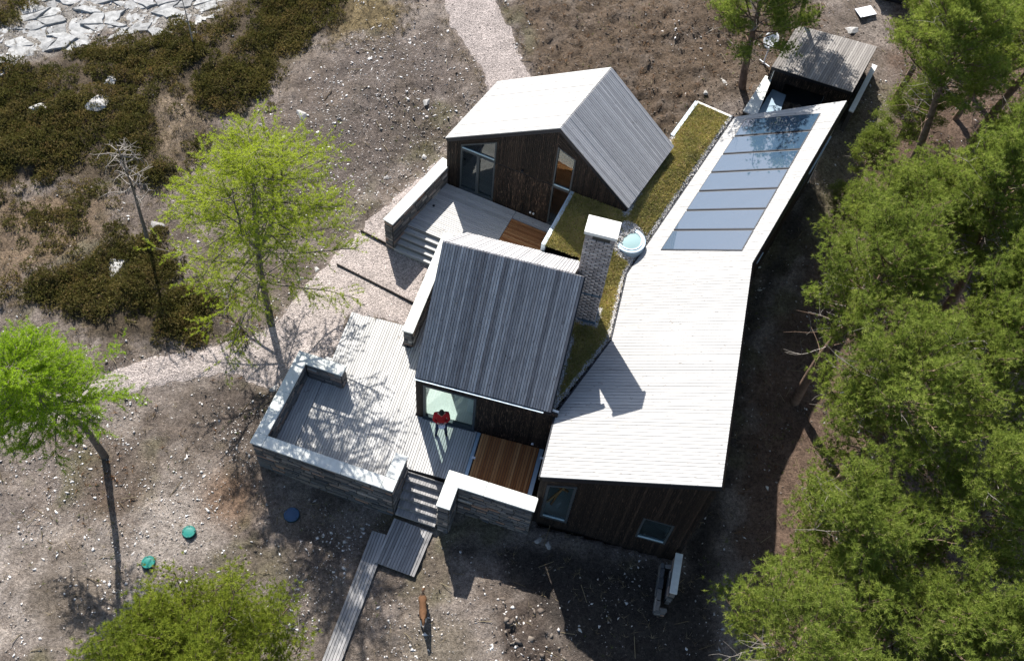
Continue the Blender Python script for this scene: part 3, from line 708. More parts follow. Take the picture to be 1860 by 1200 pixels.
def chimney():
    base = md(4.16, 3.70, 2.3); t = thing('brick_chimney', 'tall grey brick chimney with white slab cap beside the middle house roof', 'chimney', base, UA)
    w, d, H = .90, .56, 4.85
    box('core', .03, w - .03, .03, d - .03, 0, H - .13, M['core'], t)
    V = []; Fq = []; rn = []
    bl, bh = .215, .075; rows = int((H - .62) / (bh + .012))
    def add(x0, x1, y0, y1, z0, z1):
        i = len(V); V.extend([(x0, y0, z0), (x1, y0, z0), (x1, y1, z0), (x0, y1, z0), (x0, y0, z1), (x1, y0, z1), (x1, y1, z1), (x0, y1, z1)])
        for q in ((0, 3, 2, 1), (4, 5, 6, 7), (0, 1, 5, 4), (1, 2, 6, 5), (2, 3, 7, 6), (3, 0, 4, 7)): Fq.append([i + k for k in q]); rn.append(c)
    for r in range(rows):
        z0 = .3 + r * (bh + .012); z1 = z0 + bh; off = (r % 2) * .5
        for face in range(4):
            Lf = w if face % 2 == 0 else d; s = -off * (bl + .03) if face < 9 else 0
            while s < Lf:
                a = max(s, 0.0); b = min(s + bl, Lf); c = rng.random(); pr = rng.uniform(0, .006)
                if b - a > .03:
                    if face == 0: add(a, b, -pr, .05, z0, z1)
                    elif face == 1: add(w - .05, w + pr, a, b, z0, z1)
                    elif face == 2: add(a, b, d - .05, d + pr, z0, z1)
                    else: add(-pr, .05, a, b, z0, z1)
                s += bl + .03
    o = tri_mesh('bricks', np.array(V), M['brick'], t, np.array(rn), np.array(Fq)); tag(o, kind='stuff')
    zt = .3 + rows * (bh + .012)
    for x0, x1 in ((0, .22), (w - .14, w)): box('flue_pier', x0, x1, .0, d, zt, H - .13, M['brick'], t)
    box('cap_slab', -.05, w + .05, -.05, d + .05, H - .125, H, M['white'], t)
    box('flashing', -.02, w + .02, -.03, d + .03, 0, .28, M['lead'], t)
    box('string_course', -.012, w + .012, -.02, d + .012, 1.72, 1.78, M['lead'], t)
chimney()

# ---------------------------------------------------------------- upper house
def upper_house():
    t = thing('timber_house', 'upper gabled house with white left roof slope, dark boarded gable and tall glazing', 'house', (A0.x, A0.y, D2), U2A)
    S = Vector((0, -1, 0)); SK = Vector((.44, 3.56, 0))
    eL, rs, rz, eRs, eRz = 2.42, 4.22, 5.01, 7.07, 2.54
    rf = lambda s: (eL + (rz - eL) * s / rs if s < rs else rz + (eRz - rz) * (s - rs) / (eRs - rs)) - .1
    V3 = lambda s, z: (s, 0, z)
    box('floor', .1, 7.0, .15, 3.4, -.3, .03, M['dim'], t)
    C, Wn = M['char'], M['charred_worn']
    clad(t, [V3(0, -.2), V3(.56, -.2), V3(.56, rf(.56)), V3(0, rf(0))], S, C)
    clad(t, [V3(.56, 2.36), V3(1.98, 3.21), V3(1.98, rf(1.98)), V3(.56, rf(.56))], S, C, dirv=(.857, 0, .515))
    clad(t, [V3(1.98, 2.15), V3(4.22, 2.15), V3(4.22, rf(4.21)), V3(1.98, rf(1.98))], S, C)
    clad(t, [V3(1.98, -.2), V3(4.22, -.2), V3(4.22, 2.1), V3(1.98, 2.1)], S, Wn)
    clad(t, [V3(4.22, 4.12), V3(4.95, 3.80), V3(4.95, rf(4.95)), V3(4.22, rf(4.23))], S, C, dirv=(.755, 0, -.656))
    clad(t, [V3(4.95, -.2), V3(7.0, -.2), V3(7.0, rf(7.0)), V3(4.95, rf(4.95))], S, C)
    box('shadow_gap', 1.98, 4.22, -.004, .05, 2.095, 2.155, M['trim'], t)
    # glazing
    window(t, [V3(.57, .03), V3(1.28, .03), V3(1.28, 2.14), V3(.57, 2.14)], S, .055, -.1, .02)
    window(t, [V3(1.285, .03), V3(1.97, .03), V3(1.97, 2.14), V3(1.285, 2.14)], S, .055, -.08, .035)
    window(t, [V3(.57, 2.145), V3(1.97, 2.145), V3(1.97, 3.19), V3(.57, 2.35)], S, .055, -.1, .02, sill=True)
    window(t, [V3(4.23, .03), V3(4.94, .03), V3(4.94, 2.10), V3(4.23, 2.10)], S, .055, -.1, .02)
    window(t, [V3(4.23, 2.105), V3(4.94, 2.105), V3(4.94, 3.80), V3(4.23, 4.10)], S, .055, -.1, .02, sill=True)
    # other walls
    k = SK
    prism('wall_panel', [(0, .05, -.2), (0, .05, eL - .12), (k.x, k.y, eL - .12), (k.x, k.y, -.2)], Vector((-1, .12, 0)).normalized(), -.14, 0, M['char'], t)
    prism('wall_panel', [(7.0, .05, -.2), (7.0, .05, eRz - .14), (7.0 + k.x, k.y, eRz - .14), (7.0 + k.x, k.y, -.2)], Vector((1, -.12, 0)).normalized(), -.14, 0, M['char'], t)
    prism('wall_panel', [(k.x, k.y, -.2), (k.x + 7, k.y, -.2), (k.x + 7, k.y, rf(7)), (k.x + rs, k.y, rf(rs) - .05), (k.x, k.y, rf(0))], Vector((0, 1, 0)), -.14, -.02, M['char'], t)
    # roof
    def slope(a, b, mat, pitch, gap):
        a, b = Vector(a), Vector(b); q = [a, b, b + k, a + k]; n = (b - a).cross(k).normalized()
        if n.z < 0: n = -n
        r = prism('roof', q, n, -.15, -.02, M['trim'], t)
        boards(r, q, b - a, n, pitch, gap, -.01, .03, mat, jit=.004)
    o = .04
    d1 = Vector((rs, 0, rz - eL)).normalized() * .06; d2 = Vector((eRs - rs, 0, eRz - rz)).normalized() * .06
    slope(Vector((0, -o, eL)) - d1, (rs, -o, rz), M['roofwhite'], .095, .012)
    slope((rs, -o, rz), Vector((eRs, -o, eRz)) + d2, M['roofgrey'], .085, .012)
    tube_mesh('wall_light', [(3.05, -.03, 2.3), (3.05, -.1, 2.3)], [.05, .05], 10, M['trim'], t, True)
    for x in (3.55, 3.68): tube_mesh('wall_light', [(x, -.03, .24), (x, -.08, .24)], [.035, .04], 10, M['white_plastic'], t, True)
    box('door_sill', .56, 1.98, -.07, -.02, -.02, .03, M['frame'], t); box('door_sill', 4.22, 4.95, -.07, -.02, -.02, .03, M['frame'], t)
upper_house()

# ---------------------------------------------------------------- long wing
WN = Vector((-.41, .18, .89)).normalized(); WA = Vector((2.72, 12.40, 2.5))
def wz(x, y): return WA.z - (WN.x * (x - WA.x) + WN.y * (y - WA.y)) / WN.z
WP = [(2.72, 12.40), (7.52, 11.14), (9.67, 19.43), (14.0, 26.63), (10.39, 27.35), (5.88, 20.16), (5.15, 17.29), (3.27, 14.63)]
def wing():
    org = Vector((2.72, 12.40, -1.2))
    t = thing('timber_wing', 'long dark-clad wing with bright white boarded roof and row of solar panels', 'house', org)
    L = lambda x, y, z: Vector((x, y, z)) - org
    top = [L(x, y, wz(x, y)) for x, y in WP]
    cen = Vector((sum(p.x for p in top) / 8, sum(p.y for p in top) / 8, 0))
    # roof slab in convex pieces so that it has a clean outline
    r = prism('roof', [top[0], top[1], top[2], top[5], top[6], top[7]], WN, -.22, -.03, M['trim'], t)
    r2 = prism('roof', [top[5], top[2], top[3], top[4]], WN, -.22, -.03, M['trim'], t)
    prism('panel_bed', [Vector((x, y, wz(x, y))) - org for x, y in ((7.06, 20.96), (9.48, 20.1), (13.07, 26.25), (10.70, 26.98))], WN, .0205, .023, M['trim'], t)
    dirv = (top[1] - top[0])
    boards(r, [top[0], top[1], top[2], top[5], top[6], top[7]], dirv, WN, .125, .014, -.02, .02, M['roofwhite'], jit=.003)
    boards(r2, [top[5], top[2], top[3], top[4]], dirv, WN, .125, .010, -.02, .02, M['roofwhite'], jit=.003)
    # solar panels
    TR, TL, BL, BR = [Vector(p) - org for p in ((13.09, 26.28, 4.56), (10.70, 27.02, 3.31), (7.03, 20.94, 2.81), (9.46, 20.06, 4.10))]
    fix = lambda p: Vector((p.x, p.y, wz(p.x + org.x, p.y + org.y) - org.z))
    TR, TL, BL, BR = map(fix, (TR, TL, BL, BR))
    for k in range(7):
        a, b = k / 7, (k + 1) / 7
        q = [BL.lerp(TL, a), BR.lerp(TR, a), BR.lerp(TR, b), BL.lerp(TL, b)]
        sh = .006; g = (TL - BL).normalized() * .035
        q = [q[0] + g, q[1] + g, q[2] - g, q[3] - g]
        pn = prism('solar_panel', q, WN, .024, .048, M['trim'], t)
        X = (q[1] - q[0]).normalized(); Y = WN.cross(X)
        P2 = [((p - q[0]).dot(X), (p - q[0]).dot(Y)) for p in q]; I2 = offset_poly(P2, .028)
        n = 4; vs = [(p[0], p[1], z) for z in (0, .006) for p in I2]
        B = Matrix(((X.x, Y.x, WN.x, 0), (X.y, Y.y, WN.y, 0), (X.z, Y.z, WN.z, 0), (0, 0, 0, 1))); B.translation = q[0] + WN * .049
        mesh('panel_glass', vs, [(4, 5, 6, 7), (0, 1, 5, 4), (1, 2, 6, 5), (2, 3, 7, 6), (3, 0, 4, 7)], M['solar'], pn, basis=B)
    # walls
    def lowtop(p, i): return Vector((p.x, p.y, p.z - .2))
    inn = lambda p, a=.06: p + (cen - Vector((p.x, p.y, 0))).normalized() * a
    f0, f1 = lowtop(top[0], 0), lowtop(top[1], 1)
    ux = Vector((f1.x - f0.x, f1.y - f0.y, 0)); Lw = ux.length; ux.normalize(); S = Vector((ux.y, -ux.x, 0))
    base = Vector((f0.x, f0.y, 0)) - S * .06
    slope = (f1.z - f0.z) / Lw
    W3 = lambda s, z: base + ux * s + Vector((0, 0, z + 1.2))
    zt = lambda s: f0.z - 1.2 + slope * s + .02
    C = M['char']
    clad(t, [W3(.02, -1.35), W3(.24, -1.35), W3(.24, zt(.24)), W3(.02, zt(0.02))], S, C, inner=M['plaster'])
    clad(t, [W3(.24, 1.98), W3(1.16, 2.40), W3(1.16, zt(1.16)), W3(.24, zt(.24))], S, M['charred_worn'], dirv=(ux * .9 + Vector((0, 0, .41))), inner=M['plaster'])
    clad(t, [W3(.24, -1.35), W3(1.16, -1.35), W3(1.16, -.52), W3(.24, -.52)], S, C, inner=M['plaster'])
    clad(t, [W3(1.16, -1.35), W3(3.36, -1.35), W3(3.36, zt(3.36)), W3(1.16, zt(1.16))], S, C, inner=M['plaster'])
    clad(t, [W3(3.36, 1.5), W3(4.36, 1.5), W3(4.36, zt(4.36)), W3(3.36, zt(3.36))], S, C, inner=M['plaster'])
    clad(t, [W3(3.36, -1.35), W3(4.36, -1.35), W3(4.36, -.1), W3(3.36, -.1)], S, C, inner=M['plaster'])
    clad(t, [W3(4.36, -1.35), W3(Lw - .04, -1.35), W3(Lw - .04, zt(Lw)), W3(4.36, zt(4.36))], S, C, inner=M['plaster'])
    window(t, [W3(.25, -.51), W3(1.15, -.51), W3(1.15, 2.38), W3(.25, 1.97)], S, .085, -.1, .03, sill=True)
    window(t, [W3(3.37, -.09), W3(4.35, -.09), W3(4.35, 1.49), W3(3.37, 1.49)], S, .07, -.1, .02, sill=True)
    # interior floor seen through the glass
    prism('floor', [Vector((*(Vector((p.x, p.y)) * .97 + Vector((cen.x, cen.y)) * .03), .55)) for p in (top[0], top[1], top[2], top[5], top[6], top[7])], Vector((0, 0, 1)), -.08, 0, M['floor'], t)
    # side and rear walls
    for i, j, cl in ((1, 2, True), (2, 3, True), (3, 4, True), (5, 4, False), (6, 5, False), (7, 6, False), (0, 7, True)):
        a, b = inn(lowtop(top[i], i), .07), inn(lowtop(top[j], j), .07); a.z += .05; b.z += .05
        d = Vector((b.x - a.x, b.y - a.y, 0)).normalized(); N = Vector((d.y, -d.x, 0))
        if N.dot(Vector(((a.x + b.x) / 2, (a.y + b.y) / 2, 0)) - cen) < 0: N = -N
        q = [Vector((a.x, a.y, -.3)), Vector((b.x, b.y, -.3)), b, a]
        if (i, j) == (2, 3):
            # clerestory ribbon windows along the east side
            mids = [.30, .345, .40, .46]
            clad(t, q, N, C, pitch=.115)
            for s0, s1 in ((.08, .14), (.62, .86)):
                p0, p1 = a.lerp(b, s0), a.lerp(b, s1)
                q2 = [p0 + Vector((0, 0, -1.9)) + N * .045, p1 + Vector((0, 0, -1.9)) + N * .045, p1 + Vector((0, 0, -.55)) + N * .045, p0 + Vector((0, 0, -.55)) + N * .045]
                window(t, q2, N, .06, -.02, .03)
                prism('window_hood', [q2[3], q2[2], q2[2] + Vector((0, 0, .06)), q2[3] + Vector((0, 0, .06))], N, 0.03, .10, M['upstand'], t)
        elif cl: clad(t, q, N, C, pitch=.115)
        else: prism('wall_panel', q, N, -.14, 0, M['char'], t)
    # verge trim along the left edge
    for i, j in ((0, 7), (7, 6), (6, 5), (5, 4)):
        a, b = top[i], top[j]; d = (b - a).normalized(); N = Vector((d.y, -d.x, 0)).normalized()
        if N.dot(a - cen) < 0: N = -N
        prism('verge_trim', [a + WN * .02, b + WN * .02, b - Vector((0, 0, .2)), a - Vector((0, 0, .2))], N, .004, .05, M['trim'], t)
    return t
wing()
# trestle of pale timber leaning inside the wing window
def trestle():
    o = Vector((3.05, 12.85, -.63)); t = thing('timber_trestle', 'crossed pale timber bars seen behind the wing window', 'trestle', o, R_(-14))
    for a, b in (((.15, .1, .02), (.75, .45, 1.25)), ((.30, .05, .02), (.72, .75, 1.28)), ((.1, .5, .75), (.75, .3, .8))):
        tube_mesh('bar', [a, b], [.045, .045], 4, M['newdeck'], t)
trestle()

# ---------------------------------------------------------------- leaf generators (numpy)
NR = np.random.RandomState(11)
def unit(v): return v / (np.linalg.norm(v, axis=-1, keepdims=True) + 1e-9)
def needles(C, A, per, ln, wd, spread, rs):
    "thin triangles round tuft centres C with axes A"
    n = len(C); C = np.repeat(C, per, 0); A = np.repeat(A, per, 0)
    d = unit(A + rs.normal(size=C.shape) * spread); L = ln * rs.uniform(.6, 1.25, (len(C), 1))
    side = unit(np.cross(d, rs.normal(size=C.shape))) * wd * .5
    b = C + d * L * .05
    V = np.stack([b - side, b + side, b + d * L], 1).reshape(-1, 3)
    r = np.repeat(rs.rand(n), per) * .6 + rs.rand(len(C)) * .4
    return V, r
def tubes_np(segs):
    "segs: list of (path, radii, sides) joined into V,F quads"
    V = []; F = []
    for path, rad, n in segs:
        v, f = tube_pts(path, rad, n); o = len(V); V.extend(v)
        for q in f:
            if len(q) == 4: F.append([o + k for k in q])
    return V, F
def bend(p, d, L, n, up, r, wob=.12):
    pts = [Vector(p)]; d = Vector(d).normalized()
    for k in range(n):
        d = (d + Vector((r.uniform(-wob, wob), r.uniform(-wob, wob), up + r.uniform(-wob, wob) * .5))).normalized()
        pts.append(pts[-1] + d * (L / n))
    return pts
def pine_data(seed, H, RC, dense=1.0, cb=.42, flat=.62):
    r = random.Random(seed); rs = np.random.RandomState(seed)
    tr = bend((0, 0, 0), (r.uniform(-.12, .12), r.uniform(-.12, .12), 1), H, 9, .05, r, .07)
    R0 = .02 * H + .03
    segs = [(tr, [R0 * (1 - .09 * i) for i in range(10)], 8)]; C = []; A = []
    nb = int(46 * dense)
    for b in range(nb):
        u = cb + (1 - cb) * (b + r.random()) / nb; f = u * 9; i = min(int(f), 8); p = tr[i].lerp(tr[i + 1], f - i)
        env = math.sin(min(1, (1.03 - u) / (1.03 - cb) * 1.25 + .18) * math.pi * .55) ; Lb = RC * env * r.uniform(.65, 1.1)
        if u > .93: Lb = RC * .35
        th = b * 2.4 + r.uniform(-.4, .4); ri = .12 + .9 * (u - cb) / (1 - cb)
        pts = bend(p, (math.cos(th), math.sin(th), ri), Lb, 5, .09, r, .16)
        segs.append((pts, [.036 * Lb / RC * (1 - .17 * k) + .007 for k in range(6)], 5))
        ns = max(5, int(9 * Lb / RC + 2))
        for s in range(ns):
            k = r.uniform(1.6, 5); i = min(int(k), 4); q = pts[i].lerp(pts[i + 1], k - i)
            ax = (pts[i + 1] - pts[i]).normalized(); sd = ax.cross(Vector((0, 0, 1))).normalized() * r.choice((-1, 1))
            sp = bend(q, ax * r.uniform(.2, 1) + sd * r.uniform(.3, 1.1) + Vector((0, 0, r.uniform(.1, .6))), RC * r.uniform(.14, .30), 3, .16, r, .2)
            segs.append((sp, [.016, .013, .010, .006], 3))
            tip = sp[-1]; nt = r.randint(14, 22)
            for _ in range(nt):
                m = r.uniform(.9, 3.0); j = min(int(m), 2); c = sp[j].lerp(sp[j + 1], m - j)
                off = Vector((r.gauss(0, 1), r.gauss(0, 1), r.gauss(.25, .6))) * RC * .06
                C.append(c + off); A.append((off.normalized() * .7 + Vector((0, 0, .75))).normalized())
        # bare dead twigs below
    for b in range(9):
        u = r.uniform(cb * .6, cb + .15); f = u * 9; i = int(f); p = tr[i].lerp(tr[i + 1], f - i); th = r.uniform(0, 6.28)
        pts = bend(p, (math.cos(th), math.sin(th), -.1), RC * r.uniform(.35, .8), 5, -.02, r, .25); segs.append((pts, [.018, .015, .012, .009, .007, .004], 4))
    dead = []
    for b in range(26):
        u = r.uniform(cb * .75, .9); f = u * 9; i = int(f); p = tr[i].lerp(tr[i + 1], f - i); th = r.uniform(0, 6.28)
        pts = bend(p, (math.cos(th), math.sin(th), r.uniform(0, .5)), RC * r.uniform(.5, 1.0), 6, .05, r, .25); dead.append((pts, [.016, .014, .012, .010, .008, .006, .004], 3))
        for q in range(4):
            k = r.randint(2, 5); dead.append((bend(pts[k], (r.gauss(0, 1), r.gauss(0, 1), r.gauss(.2, .5)), RC * .25, 4, .03, r, .35), [.009, .008, .006, .005, .003], 3))
    C = np.array([tuple(c) for c in C]); A = np.array([tuple(a) for a in A])
    V, rn = needles(C, A, 20, .13, .016, .68, rs)
    return segs, V, rn, dead
def larch_data(seed, H, RC, lean=(0, 0), cb=.2, per=9, stems=0):
    r = random.Random(seed); rs = np.random.RandomState(seed)
    tr = bend((0, 0, 0), (lean[0], lean[1], 1), H, 12, .03, r, .06)
    R0 = .0155 * H
    segs = [(tr, [R0 * (1 - .078 * i) for i in range(13)], 8)]; C = []; A = []
    trunks = [tr]
    for s in range(stems):
        i = r.randint(3, 5); th = r.uniform(0, 6.28); st = bend(tr[i], (math.cos(th) * .55, math.sin(th) * .55, .8), H * r.uniform(.40, .55), 7, .28, r, .07)
        segs.append((st, [R0 * .55 * (1 - .12 * k) for k in range(8)], 6)); trunks.append(st)
    nb = 92
    for b in range(nb):
        tk = trunks[0] if b % 3 or not stems else r.choice(trunks[1:])
        n = len(tk) - 1; u = cb + (1 - cb) * (b + r.random()) / nb if tk is tr else r.uniform(.3, 1.0)
        f = min(u, .999) * n; i = int(f); p = tk[i].lerp(tk[i + 1], f - i)
        env = (1.06 - u) ** .65 if tk is tr else .62 * (1.1 - u) ** .4
        Lb = RC * env * r.uniform(.65, 1.15); th = b * 2.4 + r.uniform(-.5, .5)
        pts = bend(p, (math.cos(th), math.sin(th), .12 + .3 * u), Lb, 7, -.015, r, .15)
        segs.append((pts, [.038 * Lb / RC * (1 - .12 * k) + .006 for k in range(8)], 4))
        nt = int(10 + 16 * Lb / RC)
        for s in range(nt):
            k = r.uniform(1.0, 7); i2 = min(int(k), 6); q = pts[i2].lerp(pts[i2 + 1], k - i2); ax = (pts[i2 + 1] - pts[i2]).normalized()
            sd = ax.cross(Vector((0, 0, 1))).normalized() * r.choice((-1, 1))
            sp = bend(q, ax * r.uniform(.4, 1) + sd * r.uniform(.2, 1) + Vector((0, 0, r.uniform(-.25, .3))), RC * r.uniform(.10, .24), 4, -.03, r, .16)
            segs.append((sp, [.008, .007, .006, .005, .003], 3))
            for _ in range(14):
                m = r.uniform(0, 4); j = min(int(m), 3); c = sp[j].lerp(sp[j + 1], m - j); C.append(c + Vector((r.gauss(0, .015), r.gauss(0, .015), r.gauss(.012, .015)))); A.append((sp[j + 1] - sp[j]).normalized() * .6 + Vector((0, 0, .5)))
    C = np.array([tuple(c) for c in C]); A = np.array([tuple(a) for a in A])
    V, rn = needles(C, A, per, .09, .012, .75, rs)
    return segs, V, rn
def tree_parts(t, segs, V, rn, bark, leaf, dead=None):
    if dead:
        v, f = tubes_np(dead); tri_mesh('dead_twigs', np.array([tuple(p) for p in v]), M['deadwood'], t, None, np.array(f))
    v, f = tubes_np(segs); tri_mesh('trunk', np.array([tuple(p) for p in v]), bark, t, None, np.array(f), True)
    tri_mesh('crown', V, leaf, t, rn)
def gzf(x, y): return float(ground_z(np.array([x]), np.array([y]))[0])

# pines
PV = [pine_data(21, 9.0, 2.7), pine_data(22, 8.2, 2.9, 1.05), pine_data(23, 9.6, 2.5), pine_data(24, 7.4, 2.6, 1.0, .36), None, pine_data(26, 10.0, 2.5, .95, .60), pine_data(27, 9.2, 2.7, 1.0, .52)]
proto = {}
def pine(var, x, y, sc, rot, label, group='pine trees along the wing', leaf='pine', szz=1.0, lean=(0, 0)):
    t = thing('pine_tree', label, 'pine tree', (x, y, gzf(x, y) - .1), rot, group)
    t.rotation_euler = (lean[0], lean[1], rot); t.scale = (sc, sc, sc * szz)
    key = (var, leaf)
    if key not in proto:
        tree_parts(t, *PV[var][:3], M['bark_pine'], M[leaf], PV[var][3]); proto[key] = [c for c in t.children]
    else:
        for c in proto[key]:
            o = c.copy(); COL.objects.link(o); o.parent = t
    return t
PINES = [
 (6, 12.3, 17.1, .92, 1.3, 'pine leaning nearest the bend of the wing, thick grey-brown trunk showing below its crown', 'pine', 1.0),
 (5, 17.3, 19.5, .95, 1.7, 'pine with slanting mossy trunk right of the bend-side pine', 'pine', 1.0),
 (1, 14.9, 20.9, .92, 4.0, 'broad pine beside the solar panels, crown below the bare forked trunks', 'pine', .92),
 (5, 17.1, 25.6, .92, 2.2, 'tall pine with twin orange trunk right of the far solar panel', 'pine', 1.05),
 (3, 17.3, 22.0, .85, 5.0, 'dense dark pine at the right edge below the orange trunks', 'pine', .95),
 (5, 20.3, 27.4, .95, 4.3, 'pine with reddish trunk near the upper right edge', 'pine', 1.05),
 (1, 13.1, 13.7, 1.06, .9, 'wide pine opposite the middle of the wing roof', 'pine', .95),
 (0, 16.0, 14.8, 1.0, 5.6, 'pine on the right edge behind the wide middle pine', 'pine', .95),
 (3, 11.9, 10.6, 1.0, 2.8, 'pine crown reaching towards the front corner of the wing', 'pine', .98),
 (2, 14.6, 10.0, .95, 1.1, 'pine on the right edge level with the wing front', 'pine', .95),
 (1, 9.7, 7.4, .95, 3.6, 'pine at the bottom with twigs reaching towards the small capped wall', 'pine', .85),
 (0, 12.3, 7.6, .88, 4.4, 'pine at the bottom between its lower left and right neighbours', 'pine', .85),
 (3, 14.3, 6.4, .98, .5, 'pine in the bottom right corner', 'pine', .95),
 (0, 17.9, 30.3, .75, 4.9, 'pine behind the shed in the upper right', 'pine', .9),
 (2, 20.6, 32.4, .8, .7, 'pine in the top right corner', 'pine', .9),
 (3, 11.5, 30.6, .98, 1.4, 'small pine with bare lower trunk between the dish and the green roof', 'pine', .9),
 (5, 13.9, 33.2, .62, 2.4, 'slim pine behind the satellite dish and shed', 'pine', .8),
 (1, 18.6, 28.6, .82, 1.9, 'pine left of the reddish trunk near the upper right', 'pine', .95),
 (0, 16.9, 23.6, .62, 3.9, 'small pine beside the far end of the wing', 'pine', .7),
 (1, 19.8, 23.6, .9, .2, 'pine on the right edge between the orange and reddish trunks', 'pine', .95),
 (1, 17.4, 27.8, .5, 4.1, 'low pine between the twin orange trunk and the shed wall', 'pine', .85),
 (3, 16.0, 26.4, .42, .8, 'little pine by the far right corner of the wing', 'pine', .85),
 (1, 14.7, 24.0, .40, 2.0, 'little pine in the shade beside the upper solar panels', 'pine', .8),
 (3, 20.4, 29.6, .8, 5.2, 'pine behind the reddish trunk at the upper right edge', 'pine', 1.0),
 (2, 18.0, 16.8, .95, 2.9, 'pine at the right edge between the mossy trunk and middle pine', 'pine', 1.0),
]
for v, x, y, s, ro, lab, lf, zz in PINES: pine(v, x, y, s, ro, lab, leaf=lf, szz=zz)
PV[4] = pine_data(31, 4.8, 3.2, 2.2, .2)
pine(4, -6.25, 7.1, 1.0, .4, 'low round light green pine at the bottom beside the boardwalk', leaf='pine_light', group=None, szz=.86)
# larches
def larch(seed, x, y, H, RC, label, leaf, lean, cb, stems):
    t = thing('larch_tree', label, 'larch tree', (x, y, gzf(x, y) - .1), 0)
    tree_parts(t, *larch_data(seed, H, RC, lean, cb, 8, stems), M['bark_grey'], M[leaf])
larch(41, -6.75, 19.84, 9.2, 4.4, 'large many-stemmed larch with fresh yellow-green foliage left of the terrace', 'larch', (.02, -.02), .16, 4)
larch(42, -11.5, 14.25, 8.6, 3.3, 'smaller bright green larch at the left edge with bare lower trunk', 'larch_bright', (.03, -.02), .48, 0)
def dead_tree():
    x, y = -11.37, 22.3; t = thing('dead_tree', 'bare silver dead tree between heather and the large larch', 'dead tree', (x, y, gzf(x, y) - .1))
    r = random.Random(5); tr = bend((0, 0, 0), (-.05, .08, 1), 4.9, 10, .02, r, .09)
    tube_mesh('trunk', tr, [.085 * (1 - .085 * i) for i in range(11)], 7, M['bark_grey'], t, True)
    segs = []
    for b in range(30):
        f = r.uniform(4.2, 9.8); i = int(f); p = tr[i].lerp(tr[i + 1], f - i); th = r.uniform(0, 6.28)
        L = r.uniform(.5, 1.3) * (1.25 - .05 * f); pts = bend(p, (math.cos(th), math.sin(th), r.uniform(-.15, .5)), L, 6, .02, r, .35)
        segs.append((pts, [.022 - .0028 * k for k in range(7)], 4))
        for s in range(4):
            k = r.randint(2, 5); q = bend(pts[k], (r.gauss(0, 1), r.gauss(0, 1), r.gauss(0, .5)), L * .4, 4, 0, r, .35); segs.append((q, [.011, .009, .007, .006, .004], 3))
    v, f = tubes_np(segs); tri_mesh('branches', np.array([tuple(p) for p in v]), M['deadwood'], t, None, np.array(f))
dead_tree()
def thin_tree(x, y, H, label):
    t = thing('bare_sapling', label, 'sapling', (x, y, gzf(x, y) - .05)); r = random.Random(int(x * 10)); tr = bend((0, 0, 0), (0, 0, 1), H, 8, .02, r, .07)
    segs = [(tr, [.035 * (1 - .1 * i) for i in range(9)], 5)]
    for b in range(14):
        i = r.randint(3, 7); th = r.uniform(0, 6.28); segs.append((bend(tr[i], (math.cos(th), math.sin(th), .5), .5, 4, 0, r, .3), [.011, .009, .007, .005, .003], 3))
    v, f = tubes_np(segs); tri_mesh('trunk', np.array([tuple(p) for p in v]), M['deadwood'], t, None, np.array(f))
thin_tree(-11.2, 31.9, 3.4, 'thin bare sapling in the heather by the pale rock')

